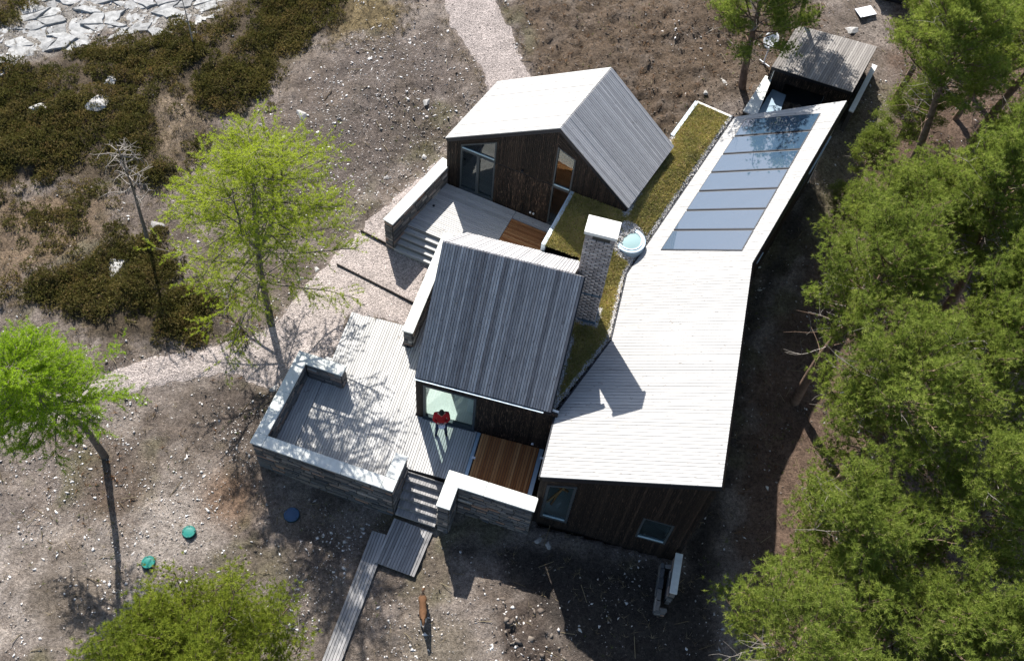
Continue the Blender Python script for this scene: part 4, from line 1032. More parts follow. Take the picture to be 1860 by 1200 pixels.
# ---------------------------------------------------------------- green roof
def green_roof():
    P = [(3.99, 23.23, 3.02), (2.90, 20.85, 2.95), (4.18, 20.45, 2.85), (3.80, 17.4, 2.5), (3.12, 14.72, 2.22), (5.08, 17.35, 2.52), (5.80, 20.2, 2.36), (10.28, 27.36, 2.97), (8.97, 28.03, 3.02), (7.85, 26.2, 3.02), (5.85, 22.35, 3.08)]
    t = thing('green_roof', 'moss and sedum roof with white pebble margin between the houses and the wing', 'green roof', (3.99, 23.23, 2.0))
    o = Vector((3.99, 23.23, 2.0)); V = [Vector(p) - o for p in P]
    tris = [(0, 1, 10), (1, 2, 10), (2, 6, 10), (2, 3, 6), (3, 5, 6), (3, 4, 5), (6, 7, 10), (10, 7, 9), (7, 8, 9)]
    n = len(V)
    F = []
    for a, b, c in tris:
        nz = (V[b] - V[a]).cross(V[c] - V[a]).z; F.append((a, b, c) if nz > 0 else (a, c, b))
    m, nn, l, b = newmat('sedum_bed'); tc = nn.new('ShaderNodeTexCoord')
    g = noise(nn, l, tc.outputs['Object'], 1.3, 4, .65); g2 = noise(nn, l, tc.outputs['Object'], 18, 4, .7)
    c = ramp(nn, l, g, [(.33, (.22, .22, .06)), (.5, (.30, .26, .095)), (.66, (.33, .23, .12))])
    c = mixc(nn, l, 1.0, c, ramp(nn, l, g2, [(.3, .5), (.7, 1.4)]), 'MULTIPLY'); l.new(c, b.inputs['Base Color']); b.inputs['Roughness'].default_value = .95; bump(nn, l, b, g2, .8, .05)
    mesh('planting_bed', V, F, m, t)
    # upstands
    def up(a, b2, w, h, mat, nm='upstand'):
        a, b2 = Vector(a) - o, Vector(b2) - o; d = (b2 - a); N = Vector((-d.y, d.x, 0)).normalized()
        prism(nm, [a - N * w / 2, b2 - N * w / 2, b2 + N * w / 2, a + N * w / 2], Vector((0, 0, 1)), -.3, h, mat, t)
    up(P[0], P[1], .14, .05, M['upstand']); up(P[9], P[8], .14, .05, M['upstand']); up(P[8], P[7], .10, .05, M['white'])
    def wallbelow(a, b2):
        a, b2 = Vector(a) - o, Vector(b2) - o; d = (b2 - a); N = Vector((-d.y, d.x, 0)).normalized()
        prism('wall_panel', [a - N * .05, b2 - N * .05, b2 + N * .05, a + N * .05], Vector((0, 0, 1)), -2.3, -.3, M['char'], t)
    wallbelow(P[0], P[1]); wallbelow(P[9], P[8]); wallbelow(P[8], P[7])
    # sedum tufts and pebbles scattered by triangle
    rs = np.random.RandomState(4); C = []; E_ = [(V[6], V[7]), (V[5], V[6]), (V[4], V[5]), (V[3], V[4]), (V[10], V[9])]
    PB = []
    for a, b2, c2 in tris:
        A, B, Cc = [np.array(V[i]) for i in (a, b2, c2)]; ar = np.linalg.norm(np.cross(B - A, Cc - A)) / 2; k = int(ar * 950)
        u = rs.rand(k, 2); f = u.sum(1) > 1; u[f] = 1 - u[f]; p = A + u[:, :1] * (B - A) + u[:, 1:] * (Cc - A)
        dm = np.full(k, 9.)
        for e0, e1 in E_: dm = np.minimum(dm, polydist(p[:, 0], p[:, 1], [(e0.x, e0.y), (e1.x, e1.y)], False))
        sc = np.array(md(4.6, 3.98) - o)[:2]; 
        sk = np.hypot(p[:, 0] - (6.0 - o.x), p[:, 1] - (21.35 - o.y)); ck = np.maximum(np.abs((p[:, :2] - sc) @ np.array(UX)[:2]) - .45, np.abs((p[:, :2] - sc) @ np.array(UY)[:2]) - .3)
        peb = (dm < .09 + .06 * rs.rand(k)) | (sk < .72) | (ck < .14)
        C.append(p[~peb & (rs.rand(k) < .95)]); PB.append(p[peb]); PB.append(p[peb] + rs.normal(size=(peb.sum(), 3)) * (.05, .05, 0))
    C = np.concatenate(C); Vn, rn = needles(C, np.tile((0, 0, 1.0), (len(C), 1)), 6, .085, .03, .8, rs)
    o2 = tri_mesh('sedum', Vn, M['sedum'], t, rn); tag(o2, kind='stuff')
    pebbles('pebble_margin', np.concatenate(PB) + (0, 0, .012), .022, .045, M['whitechips'], t, rs)
    return t
def pebbles(name, C, s0, s1, mat, parent=None, rs=NR, flat=.6):
    "octahedral chips"
    n = len(C); S = (s0 + (s1 - s0) * rs.rand(n, 1, 1) ** 2.2)
    th = rs.rand(n) * 6.28; tl = rs.normal(size=(n, 2)) * .22
    base = np.array([(1, 0, 0), (0, 1, 0), (-1, 0, 0), (0, -1, 0), (0, 0, 1), (0, 0, -1)], float)
    P = base[None] * (1 + rs.uniform(-.45, .45, (n, 6, 1))) * np.array((1, .55, flat)) + rs.uniform(-.2, .2, (n, 6, 3)) * (1, 1, .5)
    c, s = np.cos(th), np.sin(th)
    X = P[:, :, 0] * c[:, None] - P[:, :, 1] * s[:, None]; Y = P[:, :, 0] * s[:, None] + P[:, :, 1] * c[:, None]; Z = P[:, :, 2] + X * tl[:, :1] + Y * tl[:, 1:]
    V = np.stack([X, Y, Z], -1) * S + C[:, None, :]
    f = np.array([(0, 1, 4), (1, 2, 4), (2, 3, 4), (3, 0, 4), (1, 0, 5), (2, 1, 5), (3, 2, 5), (0, 3, 5)])
    F = (f[None] + (np.arange(n) * 6)[:, None, None]).reshape(-1, 3)
    r = np.repeat(rs.rand(n), 8)
    o = tri_mesh(name, V.reshape(-1, 3), mat, parent, r, F); tag(o, kind='stuff'); return o
green_roof()
def skylight():
    z = 2.66; t = thing('round_skylight', 'round domed skylight with blue-grey kerb on the green roof', 'skylight', (5.99, 21.38, z))
    def ring(name, r0, r1, z0, z1, mat, par, n=40):
        vs = []; fs = []
        for k in range(n):
            a = 2 * math.pi * k / n; c, s = math.cos(a), math.sin(a); vs += [(r1 * c, r1 * s, z0), (r1 * c, r1 * s, z1), (r0 * c, r0 * s, z1), (r0 * c, r0 * s, z0)]
        for k in range(n):
            j = (k + 1) % n
            for q in range(4): r = (q + 1) % 4; fs.append((4 * k + q, 4 * j + q, 4 * j + r, 4 * k + r))
        return mesh(name, vs, fs, mat, par)
    ring('kerb', .42, .55, -.25, .10, M['channel'], t); ring('rim', .40, .44, .09, .125, M['upstand'], t)
    vs = []; fs = []; n = 32; m = 6
    for i in range(m + 1):
        for k in range(n):
            a = 2 * math.pi * k / n; r = .405 * (1 - i / (m + .2)); vs.append((r * math.cos(a), r * math.sin(a), .09 + .06 * (1 - (r / .405) ** 2)))
    for i in range(m):
        for k in range(n): j = (k + 1) % n; fs.append((i * n + k, i * n + j, (i + 1) * n + j, (i + 1) * n + k))
    fs.append(tuple(range(m * n, (m + 1) * n)))
    g = newmat('opal_dome'); g[3].inputs['Base Color'].default_value = (.27, .39, .39, 1); g[3].inputs['Roughness'].default_value = .08; g[3].inputs['Coat Weight'].default_value = 1
    mesh('dome', vs, fs, g[0], t, True)
skylight()

# ---------------------------------------------------------------- shed and courtyard walls
def shed():
    zc = 2.95; C4 = [(13.68, 32.77), (16.84, 31.71), (15.35, 29.1), (12.26, 30.31)]; o = Vector((*C4[3], .4))
    t = thing('timber_shed', 'small shed with grey slatted flat roof beyond the solar panels', 'shed', o)
    L = lambda p, z: Vector((p[0], p[1], z)) - o
    q = [L(C4[0], zc + .1), L(C4[1], zc + .1), L(C4[2], zc), L(C4[3], zc)]
    N = (q[1] - q[0]).cross(q[3] - q[0]).normalized(); N = N if N.z > 0 else -N
    r = prism('roof', q, N, -.16, -.02, M['trim'], t)
    boards(r, q, q[0] - q[3], N, .095, .012, -.01, .02, M['roofshed'], jit=.004)
    ins = lambda p, k=.96: Vector((*(Vector(p) * k + Vector((14.5, 31.0)) * (1 - k)), 0))
    A, B, C, D = [ins(p, .985) for p in C4]
    def face(a, b, z0, z1, mat=None):
        d = (b - a).normalized(); N = Vector((d.y, -d.x, 0)); N = N if N.dot((a + b) / 2 - Vector((14.5, 31.0, 0))) > 0 else -N
        clad(t, [Vector((a.x, a.y, z0)) - o, Vector((b.x, b.y, z0)) - o, Vector((b.x, b.y, z1)) - o, Vector((a.x, a.y, z1)) - o], N, M['charred_worn'])
    zt = zc - .15
    face(D, D.lerp(C, .22), .5, zt); face(D.lerp(C, .22), D.lerp(C, .72), 2.35, zt); face(D.lerp(C, .72), C, .5, zt)
    face(C, B, .5, zt); face(B, A, .5, zt); face(A, D, .5, zt)
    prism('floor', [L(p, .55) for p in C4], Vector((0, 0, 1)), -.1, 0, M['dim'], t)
shed()
def capwall(label, a, b, w0, w1, zb, zt, mat):
    d = Vector((b[0] - a[0], b[1] - a[1])); t = thing('courtyard_wall', label, 'wall', (*a, zb), math.atan2(d.y, d.x) - math.pi / 2); L = d.length
    prism('wall_panel', [(.02, 0, 0), (w0 - .02, 0, 0), (w1 - .02, L, 0), (.02, L, 0)], Vector((0, 0, 1)), 0, zt - zb - .06, M['core'], t)
    o = prism('coping', [(0, -.02, 0), (w0, -.02, 0), (w1, L, 0), (0, L, 0)], Vector((0, 0, 1)), zt - zb - .06, zt - zb, mat, t)
capwall('pale coped retaining wall left of the shed courtyard', (11.04, 28.45), (12.22, 30.5), .58, .30, .3, 2.32, M['cap'])
capwall('low grey-green slab beside the courtyard coping', (11.74, 28.7), (12.58, 30.15), .85, .6, .3, 1.92, M['channel'])
capwall('pale coped wall along the right side of the shed', (15.45, 28.9), (16.98, 31.65), .2, .2, .3, 2.2, M['cap'])
def bin_store():
    wall_straight('small free-standing wall with pale coping by the wing front corner', (6.98, 9.8), (7.30, 11.12), .24, -1.35, -.15, n=1)
    t = thing('dry_stone_kerb', 'low thin dry-stone kerb beside the small capped wall', 'kerb', (6.62, 9.45, -1.3), R_(-12))
    box('core', .02, .13, .05, 1.6, 0, .42, M['core'], t); box('core', .13, .36, .0, .16, 0, .42, M['core'], t); box('core', .13, .34, 1.45, 1.6, 0, .42, M['core'], t)
    for z in (0.30,):
        face_stones(t, (.02, 1.6), (.02, 0), 0, .44, (-1, 0), .14, .35); face_stones(t, (.02, 0), (.36, 0), 0, .44, (0, -1), .14, .3)
    y = 0
    while y < 1.55:
        w = rng.uniform(.2, .4); w = min(w, 1.6 - y); B = Matrix(((0, .16, 0, .0), (w - .01, 0, 0, y), (0, 0, .07, .42), (0, 0, 0, 1))); link('stone', rng.choice(_sm), t, basis=B); y += w
    for yy in (.0, 1.45):
        B = Matrix(((.24, 0, 0, .14), (0, .15, 0, yy), (0, 0, .07, .42), (0, 0, 0, 1))); link('stone', rng.choice(_sm), t, basis=B)
bin_store()

# ---------------------------------------------------------------- small things
def lid(x, y, r, mat, label):
    z = gzf(x, y); t = thing('tank_lid', label, 'tank lid', (x, y, z - .05), rng.random())
    tube_mesh('rim', [(0, 0, 0), (0, 0, .10)], [r * 1.06, r * 1.06], 28, M['lidrim'], t)
    n = 28; vs = []; fs = []
    prof = [(r, .10), (r, .125), (r * .93, .14), (r * .80, .14), (r * .78, .132), (r * .4, .138), (.001, .14)]
    for pr, pz in prof:
        for k in range(n): a = 2 * math.pi * k / n; vs.append((pr * math.cos(a), pr * math.sin(a), pz))
    for i in range(len(prof) - 1):
        for k in range(n): j = (k + 1) % n; fs.append((i * n + k, i * n + j, (i + 1) * n + j, (i + 1) * n + k))
    mesh('lid', vs, fs, mat, t)
    for k in range(4): a = k * math.pi / 2; box('bolt', r * .86 * math.cos(a) - .012, r * .86 * math.cos(a) + .012, r * .86 * math.sin(a) - .012, r * .86 * math.sin(a) + .012, .138, .155, M['lidrim'], t)
lid(-9.45, 10.72, .21, M['lidgreen'], 'teal round tank lid nearest the low light green pine')
lid(-8.35, 11.74, .21, M['lidgreen'], 'teal round tank lid in the sun nearer the terrace wall')
lid(-5.15, 12.42, .25, M['lidblue'], 'dark blue round tank lid in the shade below the terrace wall')
def dish():
    t = thing('satellite_dish', 'white satellite dish on a short pole by the shed', 'satellite dish', (12.55, 32.0, 1.6), R_(150))
    tube_mesh('pole', [(0, 0, 0), (0, 0, 1.2)], [.03, .03], 8, M['white_plastic'], t)
    N = Vector((.35, .75, .55)).normalized(); X = N.cross(Vector((0, 0, 1))).normalized(); Y = N.cross(X); vs = []; fs = []; n = 24; m = 5
    for i in range(m + 1):
        for k in range(n):
            r = .34 * (i + .02) / m; a = 2 * math.pi * k / n; vs.append(Vector((0, 0, 1.25)) + X * r * math.cos(a) + Y * r * 1.08 * math.sin(a) + N * (.55 * r * r))
    for i in range(m):
        for k in range(n): j = (k + 1) % n; fs.append((i * n + k, i * n + j, (i + 1) * n + j, (i + 1) * n + k))
    d = mesh('reflector', vs, fs, M['white_plastic'], t, True); md_ = d.modifiers.new('thick', 'SOLIDIFY'); md_.thickness = .012
    e = Vector((0, 0, 1.25)) + N * .42 - Y * .05
    tube_mesh('arm', [Vector((0, 0, 1.05)), e], [.012, .012], 6, M['white_plastic'], t); tube_mesh('receiver', [e - N * .05, e + N * .06], [.035, .025], 8, M['trim'], t)
    tube_mesh('foot_bar', [(-.3, .1, .05), (.3, -.1, .05)], [.03, .03], 6, M['white_plastic'], t)
dish()
def loose():
    t = thing('white_board', 'white sheet of board lying on the peat in the upper right', 'board', (17.3, 34.9, gzf(17.3, 34.9) + .03), .3)
    o = prism('sheet', [(-.38, -.28, 0), (.38, -.28, .05), (.38, .28, .05), (-.38, .28, 0)], Vector((0, 0, 1)), 0, .03, M['white_plastic'], t)
    prism('batten', [(-.34, -.26, .032), (-.28, -.26, .036), (-.28, .26, .036), (-.34, .26, .032)], Vector((0, 0, 1)), 0, .02, M['white'], t)
    t = thing('storage_box', 'dark storage box at the top edge among the pines', 'box', (18.7, 36.0, gzf(18.7, 36.0)), R_(-20))
    box('body', -.8, .8, -.45, .45, 0, .7, M['trim'], t); box('lid', -.84, .84, -.49, .49, .705, .77, M['frame'], t)
loose()

# ---------------------------------------------------------------- rocks, chips, plants
def rock_mesh(k):
    r = random.Random(k); bm = bmesh.new(); bmesh.ops.create_icosphere(bm, subdivisions=3, radius=1)
    off = Vector((k * 7.1, k * 3.3, 0))
    for v in bm.verts:
        d = mnoise.noise(v.co * 1.1 + off) * .55 + mnoise.noise(v.co * 2.7 + off) * .22; v.co *= 1 + d
        v.co.z *= .6
        for pl in (Vector((.8, .3, .5)), Vector((-.6, .5, .6)), Vector((.1, -.9, .4)), Vector((0, 0, 1))):
            pl = pl.normalized(); h = v.co.dot(pl)
            if h > .55: v.co -= pl * (h - .55)
    me = bpy.data.meshes.new('rock'); bm.to_mesh(me); bm.free(); me.materials.append(M['rock']); return me
ROCKM = [rock_mesh(k) for k in range(5)]
BOULD = [(-6.46, 28.58, .36, 'largest pale boulder above the big larch'), (-11.25, 23.15, .42, 'pale boulder beside the dead tree base'), (-12.33, 21.38, .75, 'long flat rock in the heather below the dead tree'),
 (-14.2, 29.9, .55, 'flat pale rock in the heather nearest the rock outcrop'), (-14.4, 28.6, .75, 'long pale rock in the middle of the heather'), (-1.5, 29.2, .26, 'angular rock near the path end left of the upper house'),
 (-2.95, 25.89, .2, 'grey rock left of the upper terrace wall'), (-1.5, 26.9, .2, 'dark grey block by the corner of the upper house'), (10.75, 30.97, .28, 'pinkish rock left of the small dish-side pine'), (9.9, 30.2, .2, 'pale stone between green roof end and the small pine'),
 (16.6, 34.0, .42, 'brown boulder below the white board'), (-5.76, 21.18, .2, 'grey stone at the gravel edge right of the larch'), (-5.42, 20.83, .2, 'greenish stone lowest at the gravel edge by the larch'), (-5.2, 21.6, .2, 'dark stone highest at the gravel edge by the larch'),
 (-6.17, 16.82, .3, 'wrapped pale rock against the outside of the U-shaped wall'), (-11.32, 32.5, .26, 'white stone at the heather edge below the thin sapling'), (-16.6, 28.3, .5, 'half-buried grey rock at the left of the heather'), (-8.35, 20.4, .3, 'pale stones under the large larch'), (2.95, 11.75, .2, 'stone at the foot of the wing window'), (3.3, 11.62, .22, 'second stone at the foot of the wing window'), (17.1, 19.9, .4, 'white rock by the mossy pine trunk'), (18.8, 33.5, .35, 'pale rock right of the white board')]
for i, (x, y, s, lab) in enumerate(BOULD):
    o = link('boulder', ROCKM[i % 5], None); s *= .68; o.location = (x, y, gzf(x, y) + s * .05); o.rotation_euler = (rng.uniform(-.2, .2), rng.uniform(-.2, .2), rng.uniform(0, 6)); o.scale = (s * 1.15, s * .75, s * .55); tag(o, lab, 'boulder', 'scattered boulders')
def outcrop():
    t = thing('rock_outcrop', 'pale cracked rock outcrop in the top left corner', 'rock outcrop', (-14.5, 33.2, 0)); r = random.Random(9)
    import itertools
    bx = np.arange(-7, 5, .16); by = np.arange(-4, 4, .16); BX, BY = np.meshgrid(bx, by); kp = sdf(BX[:-1, :-1] - 14.42, BY[:-1, :-1] + 33.28, ROCK) + (fbm(BX[:-1, :-1], BY[:-1, :-1], 1.2, 3) - .5) * 1.2 > .05
    BZ = ground_z(BX - 14.5, BY + 33.2) + (fbm(BX, BY, .9, 3) - .5) * .22 - .03; ii = np.arange(BX.size).reshape(BX.shape)
    tri_mesh('bedrock', np.stack([BX, BY, BZ], -1).reshape(-1, 3), M['slab'], t, None, np.stack([ii[:-1, :-1], ii[:-1, 1:], ii[1:, 1:], ii[1:, :-1]], -1)[kp])
    gx = .78; gy = .46; pts = {}
    a = math.radians(20); ca, sa = math.cos(a), math.sin(a)
    for i in range(-16, 17):
        for j in range(-16, 17):
            u = i * gx + r.uniform(-.26, .26) + (j % 2) * gx * .5; v = j * gy + r.uniform(-.15, .15); pts[i, j] = (u * ca - v * sa, u * sa + v * ca)
    for i in range(-16, 16):
        for j in range(-16, 16):
            sh = 1 if j % 2 else 0
            q = [pts[i, j], pts[i + 1, j], pts[min(i + 1 , 16), j + 1], pts[i, j + 1]]
            cx = sum(p[0] for p in q) / 4; cy = sum(p[1] for p in q) / 4
            s = float(sdf(np.array([cx - 14.5]), np.array([cy + 33.2]), ROCK)[0])
            if s < -.1 or (s < .5 and r.random() < .5) or r.random() < .16 or float(fbm(np.array([cx]), np.array([cy]), .8, 2)[0]) > .66: continue
            k = r.uniform(.945, .99); lp = []
            for m in range(4):
                p0, p1 = q[m], q[(m + 1) % 4]
                for f in (0, .33, .66): 
                    x = p0[0] + (p1[0] - p0[0]) * f; y = p0[1] + (p1[1] - p0[1]) * f
                    lp.append((cx + (x - cx) * k + r.uniform(-.06, .06), cy + (y - cy) * k + r.uniform(-.05, .05)))
            z0 = gzf(cx - 14.5, cy + 33.2) * .5 + .5 * float(gz(cx - 14.5, cy + 33.2)) - .03; h = r.uniform(.02, .09); tx, ty = r.uniform(-.02, .02), .1 + r.uniform(-.03, .03)
            n = len(lp); vs = [(x, y, z0 - .2) for x, y in lp] + [(cx + (x - cx) * .98, cy + (y - cy) * .98, z0 + h - .03 + (x - cx) * tx + (y - cy) * ty) for x, y in lp] + [(cx + (x - cx) * .94, cy + (y - cy) * .94, z0 + h + r.uniform(-.012, .012) + (x - cx) * tx + (y - cy) * ty) for x, y in lp] + [(cx, cy, z0 + h + .01)]
            fs = [(a_, (a_ + 1) % n, n + (a_ + 1) % n, n + a_) for a_ in range(n)] + [(n + a_, n + (a_ + 1) % n, 2 * n + (a_ + 1) % n, 2 * n + a_) for a_ in range(n)] + [(2 * n + a_, 2 * n + (a_ + 1) % n, 3 * n) for a_ in range(n)]
            mesh('slab', vs, fs, M['slab'], t)
outcrop()

def blocked(x, y):
    b = np.zeros(x.shape, bool)
    for P, z in FOOT: b |= sdf(x, y, P) > -.12
    for P in (((-6.6, 13.7), (-5.2, 17.7), (-3.4, 17.0), (-1.6, 12.3)), ((-.6, 11.8), (0, 13.3), (2.8, 12.5), (2.6, 11.7)), ((-1.95, 12.5), (-.4, 12.1), (-.9, 10.1), (-2.4, 10.7)), ((-2.6, 12.1), (-1.8, 11.8), (-3.2, 6.5), (-4.2, 6.5)), ((11.0, 28.3), (12.5, 31.3), (13.6, 33.0), (17.2, 31.8), (14.5, 27))):
        b |= inpoly(x, y, P)
    for lx, ly in ((-9.45, 10.72), (-8.35, 11.74), (-5.15, 12.42)): b |= np.hypot(x - lx, y - ly) < .27
    return b
def scatter(n, dens, rs, x0=-21, x1=24, y0=5, y1=37):
    x = rs.uniform(x0, x1, n); y = rs.uniform(y0, y1, n); k = (rs.rand(n) < dens(x, y)) & ~blocked(x, y); return x[k], y[k]
heath = lambda x, y: np.maximum(np.maximum(sdf(x, y, HEATHER1), sdf(x, y, HEATHER2)), sdf(x, y, HEATHER3))
pathd = lambda x, y: np.maximum(sdf(x, y, PATH_TOP), sdf(x, y, PATH_LEFT))
def build_chips():
    rs = np.random.RandomState(77)
    def dens(x, y):
        d = .18 + .9 * np.clip((fbm(x, y, .55, 3) - .42) * 4, 0, 1)
        d = np.where(sdf(x, y, EARTH) > 0, np.clip(d * 1.5 + .2, 0, 1), d); d = np.where(sdf(x, y, SHADE_TINT) > 0, d * .3, d)
        d = np.where(heath(x, y) > -.2, .02, d); d = np.where(sdf(x, y, STRAW1) > 0, .06, d); d = np.where(sdf(x, y, FOREST) > 0, .10, d); d = np.where(sdf(x, y, PEAT) > 0, .09, d); d = np.where(pathd(x, y) > .05, .03, d)
        return d
    x, y = scatter(85000, dens, rs); pebbles('stone_chips', np.stack([x, y, ground_z(x, y) + .012], 1), .012, .05, M['chips'], rs=rs, flat=.25)
    # brighter, bigger chips
    x, y = scatter(40000, lambda x, y: dens(x, y) * np.clip((fbm(x + 5, y + 5, 1.1, 3) - .42) * 6, .15, 1), rs); pebbles('pale_stone_chips', np.stack([x, y, ground_z(x, y) + .006], 1), .016, .095, M['whitechips'], rs=rs, flat=.2)
    x, y = scatter(50000, lambda x, y: np.where(pathd(x, y) > 0, .55, .0), rs); pebbles('path_gravel', np.stack([x, y, gz(x, y) + .04], 1), .014, .034, M['gravelchips'], rs=rs)
    x, y = scatter(9000, lambda x, y: np.where(sdf(x, y, EARTH) > -.3, .55, 0.) * np.clip((fbm(x + 2, y, .9, 3) - .40) * 6, .1, 1), rs); pebbles('pale_flakes', np.stack([x, y, ground_z(x, y) + .008], 1), .025, .12, M['whitechips'], rs=rs, flat=.2)
    x, y = scatter(9000, lambda x, y: np.where(sdf(x, y, MUD) > 0, 1.0, 0.), rs); pebbles('mud_lumps', np.stack([x, y, ground_z(x, y)], 1), .06, .22, M['clods'], rs=rs, flat=.7)
    # soil clods
    def dc(x, y):
        d = .45 * np.clip((fbm(x + 9, y, .7, 3) - .4) * 4, .1, 1); d = np.where(sdf(x, y, PEAT) > 0, .85, d); d = np.where(pathd(x, y) > -.1, 0, d); d = np.where(sdf(x, y, SAND) > 0, .12, d); return np.where(heath(x, y) > 0, .05, d)
    x, y = scatter(80000, dc, rs); pebbles('soil_clods', np.stack([x, y, ground_z(x, y) + .0], 1), .016, .065, M['clods'], rs=rs, flat=.6)
build_chips()
def build_plants():
    rs = np.random.RandomState(5)
    # heather: domes of short sprigs
    x, y = scatter(9500, lambda x, y: .3 * (sdf(x, y, STRAW1) > 0) * (fbm(x + 3, y, .9, 3) > .56) + np.clip((heath(x, y) + (fbm(x, y, 1.1, 3) - .5) * 2.2) * 1.2, 0, 1) * np.where(sdf(x, y, STRAW3) > 0, .1, 1) * np.clip((fbm(x, y, .45, 3) - .33) * 6, .2, 1) * np.where(sdf(x, y, ROCK) > .35, .12, 1), rs, -22, -4, 17, 38)
    C = []; A = []; RN = []
    for cx, cy in zip(x, y):
        r = rs.uniform(.18, .42); k = int(85 * r / .3); d = unit(rs.normal(size=(k, 3)) * (1, 1, .8)); d[:, 2] = np.abs(d[:, 2])
        C.append(np.stack([np.full(k, cx), np.full(k, cy), np.full(k, 0.)], 1) + d * (r, r, r * .85) * rs.uniform(.7, 1.05, (k, 1))); A.append(d + (0, 0, .5)); RN.append(np.full(k, rs.rand()))
    C = np.concatenate(C); A = np.concatenate(A); RN = np.concatenate(RN); C[:, 2] += ground_z(C[:, 0], C[:, 1]) - .04
    V, rn = needles(C, unit(A), 2, .09, .042, .5, rs); rn = np.repeat(RN, 2) * .65 + rn * .35
    tag(tri_mesh('heather', V, M['heather'], None, rn), 'dark olive and brown heather covering the upper left heath', 'heather', kind='stuff')
    # dry grass
    def dg(x, y):
        d = np.where(sdf(x, y, STRAW1) > -.3, .75, 0.) + np.where(sdf(x, y, STRAW2) > -.3, .7, 0) + np.where(sdf(x, y, STRAW3) > -.2, .9, 0) + np.where((heath(x, y) > -.5) & (heath(x, y) < .3), .35, 0) + np.where(heath(x, y) > .3, .16, 0)
        d = d + .10 * (fbm(x, y, .8, 3) > .55) + np.where((np.abs(pathd(x, y)) < .35) & (y > 27), .5, 0); return np.where(pathd(x, y) > .05, 0, d)
    x, y = scatter(70000, dg, rs); C = np.stack([x, y, ground_z(x, y) - .01], 1); V, rn = needles(C, np.tile((0, 0, .5), (len(C), 1)), 9, .24, .012, .6, rs)
    tag(tri_mesh('dry_grass', V, M['straw'], None, rn), 'straw coloured dry grass tufts on the heath', 'grass', kind='stuff')
    # bracken and needle litter
    def db(x, y): return np.exp(-((x + 11.5) ** 2 + (y - 14.0) ** 2) / 1.6) + .55 * np.exp(-((x + 9) ** 2 + (y - 19.6) ** 2) / 3) + .18 * (sdf(x, y, FOREST) > .3) + .3 * (sdf(x, y, PEAT) > 0)
    x, y = scatter(16000, db, rs); C = np.stack([x, y, ground_z(x, y) + .02], 1); V, rn = needles(C, np.tile((0, 0, .25), (len(C), 1)), 7, .17, .02, .8, rs)
    tag(tri_mesh('dead_bracken', V, M['bracken'], None, rn), 'rust brown dead bracken and litter on the ground', 'bracken', kind='stuff')
    def dt(x, y): return .5 * np.clip((fbm(x - 30, y + 12, .45, 3) - .58) * 8, 0, 1) * (pathd(x, y) < 0) * (heath(x, y) < 0)
    x, y = scatter(9000, dt, rs); C = np.stack([x, y, ground_z(x, y)], 1); V, rn = needles(C, np.tile((0, 0, .6), (len(C), 1)), 8, .11, .014, .7, rs)
    tag(tri_mesh('fresh_grass', V, M['green_tuft'], None, rn), 'small fresh green grass tufts in the bare soil', 'grass', kind='stuff')
    # scattered twigs
    x, y = scatter(2200, lambda x, y: np.where(sdf(x, y, FOREST) > 0, .6, .22) * (pathd(x, y) < 0), rs); n = len(x); th = rs.rand(n) * 6.28; L = rs.uniform(.08, .35, n)
    C = np.stack([x, y, ground_z(x, y) + .03], 1); D = np.stack([np.cos(th), np.sin(th), rs.normal(size=n) * .15], 1); S_ = np.stack([-np.sin(th), np.cos(th), 0 * th], 1) * .011; U_ = np.array((0, 0, .012))
    E0 = C - D * L[:, None]; E1 = C + D * L[:, None]
    V = np.stack([E0 - S_, E0 + S_, E0 + U_ * 1.6, E1 - S_, E1 + S_, E1 + U_ * 1.6], 1).reshape(-1, 3); f = np.array([(0, 1, 4, 3), (1, 2, 5, 4), (2, 0, 3, 5)]); F = (f[None] + (np.arange(n) * 6)[:, None, None]).reshape(-1, 4)
    tag(tri_mesh('fallen_twigs', V, M['straw'], None, np.repeat(rs.rand(n), 3), F), 'pale fallen twigs scattered over the soil', 'twigs', kind='stuff')
build_plants()

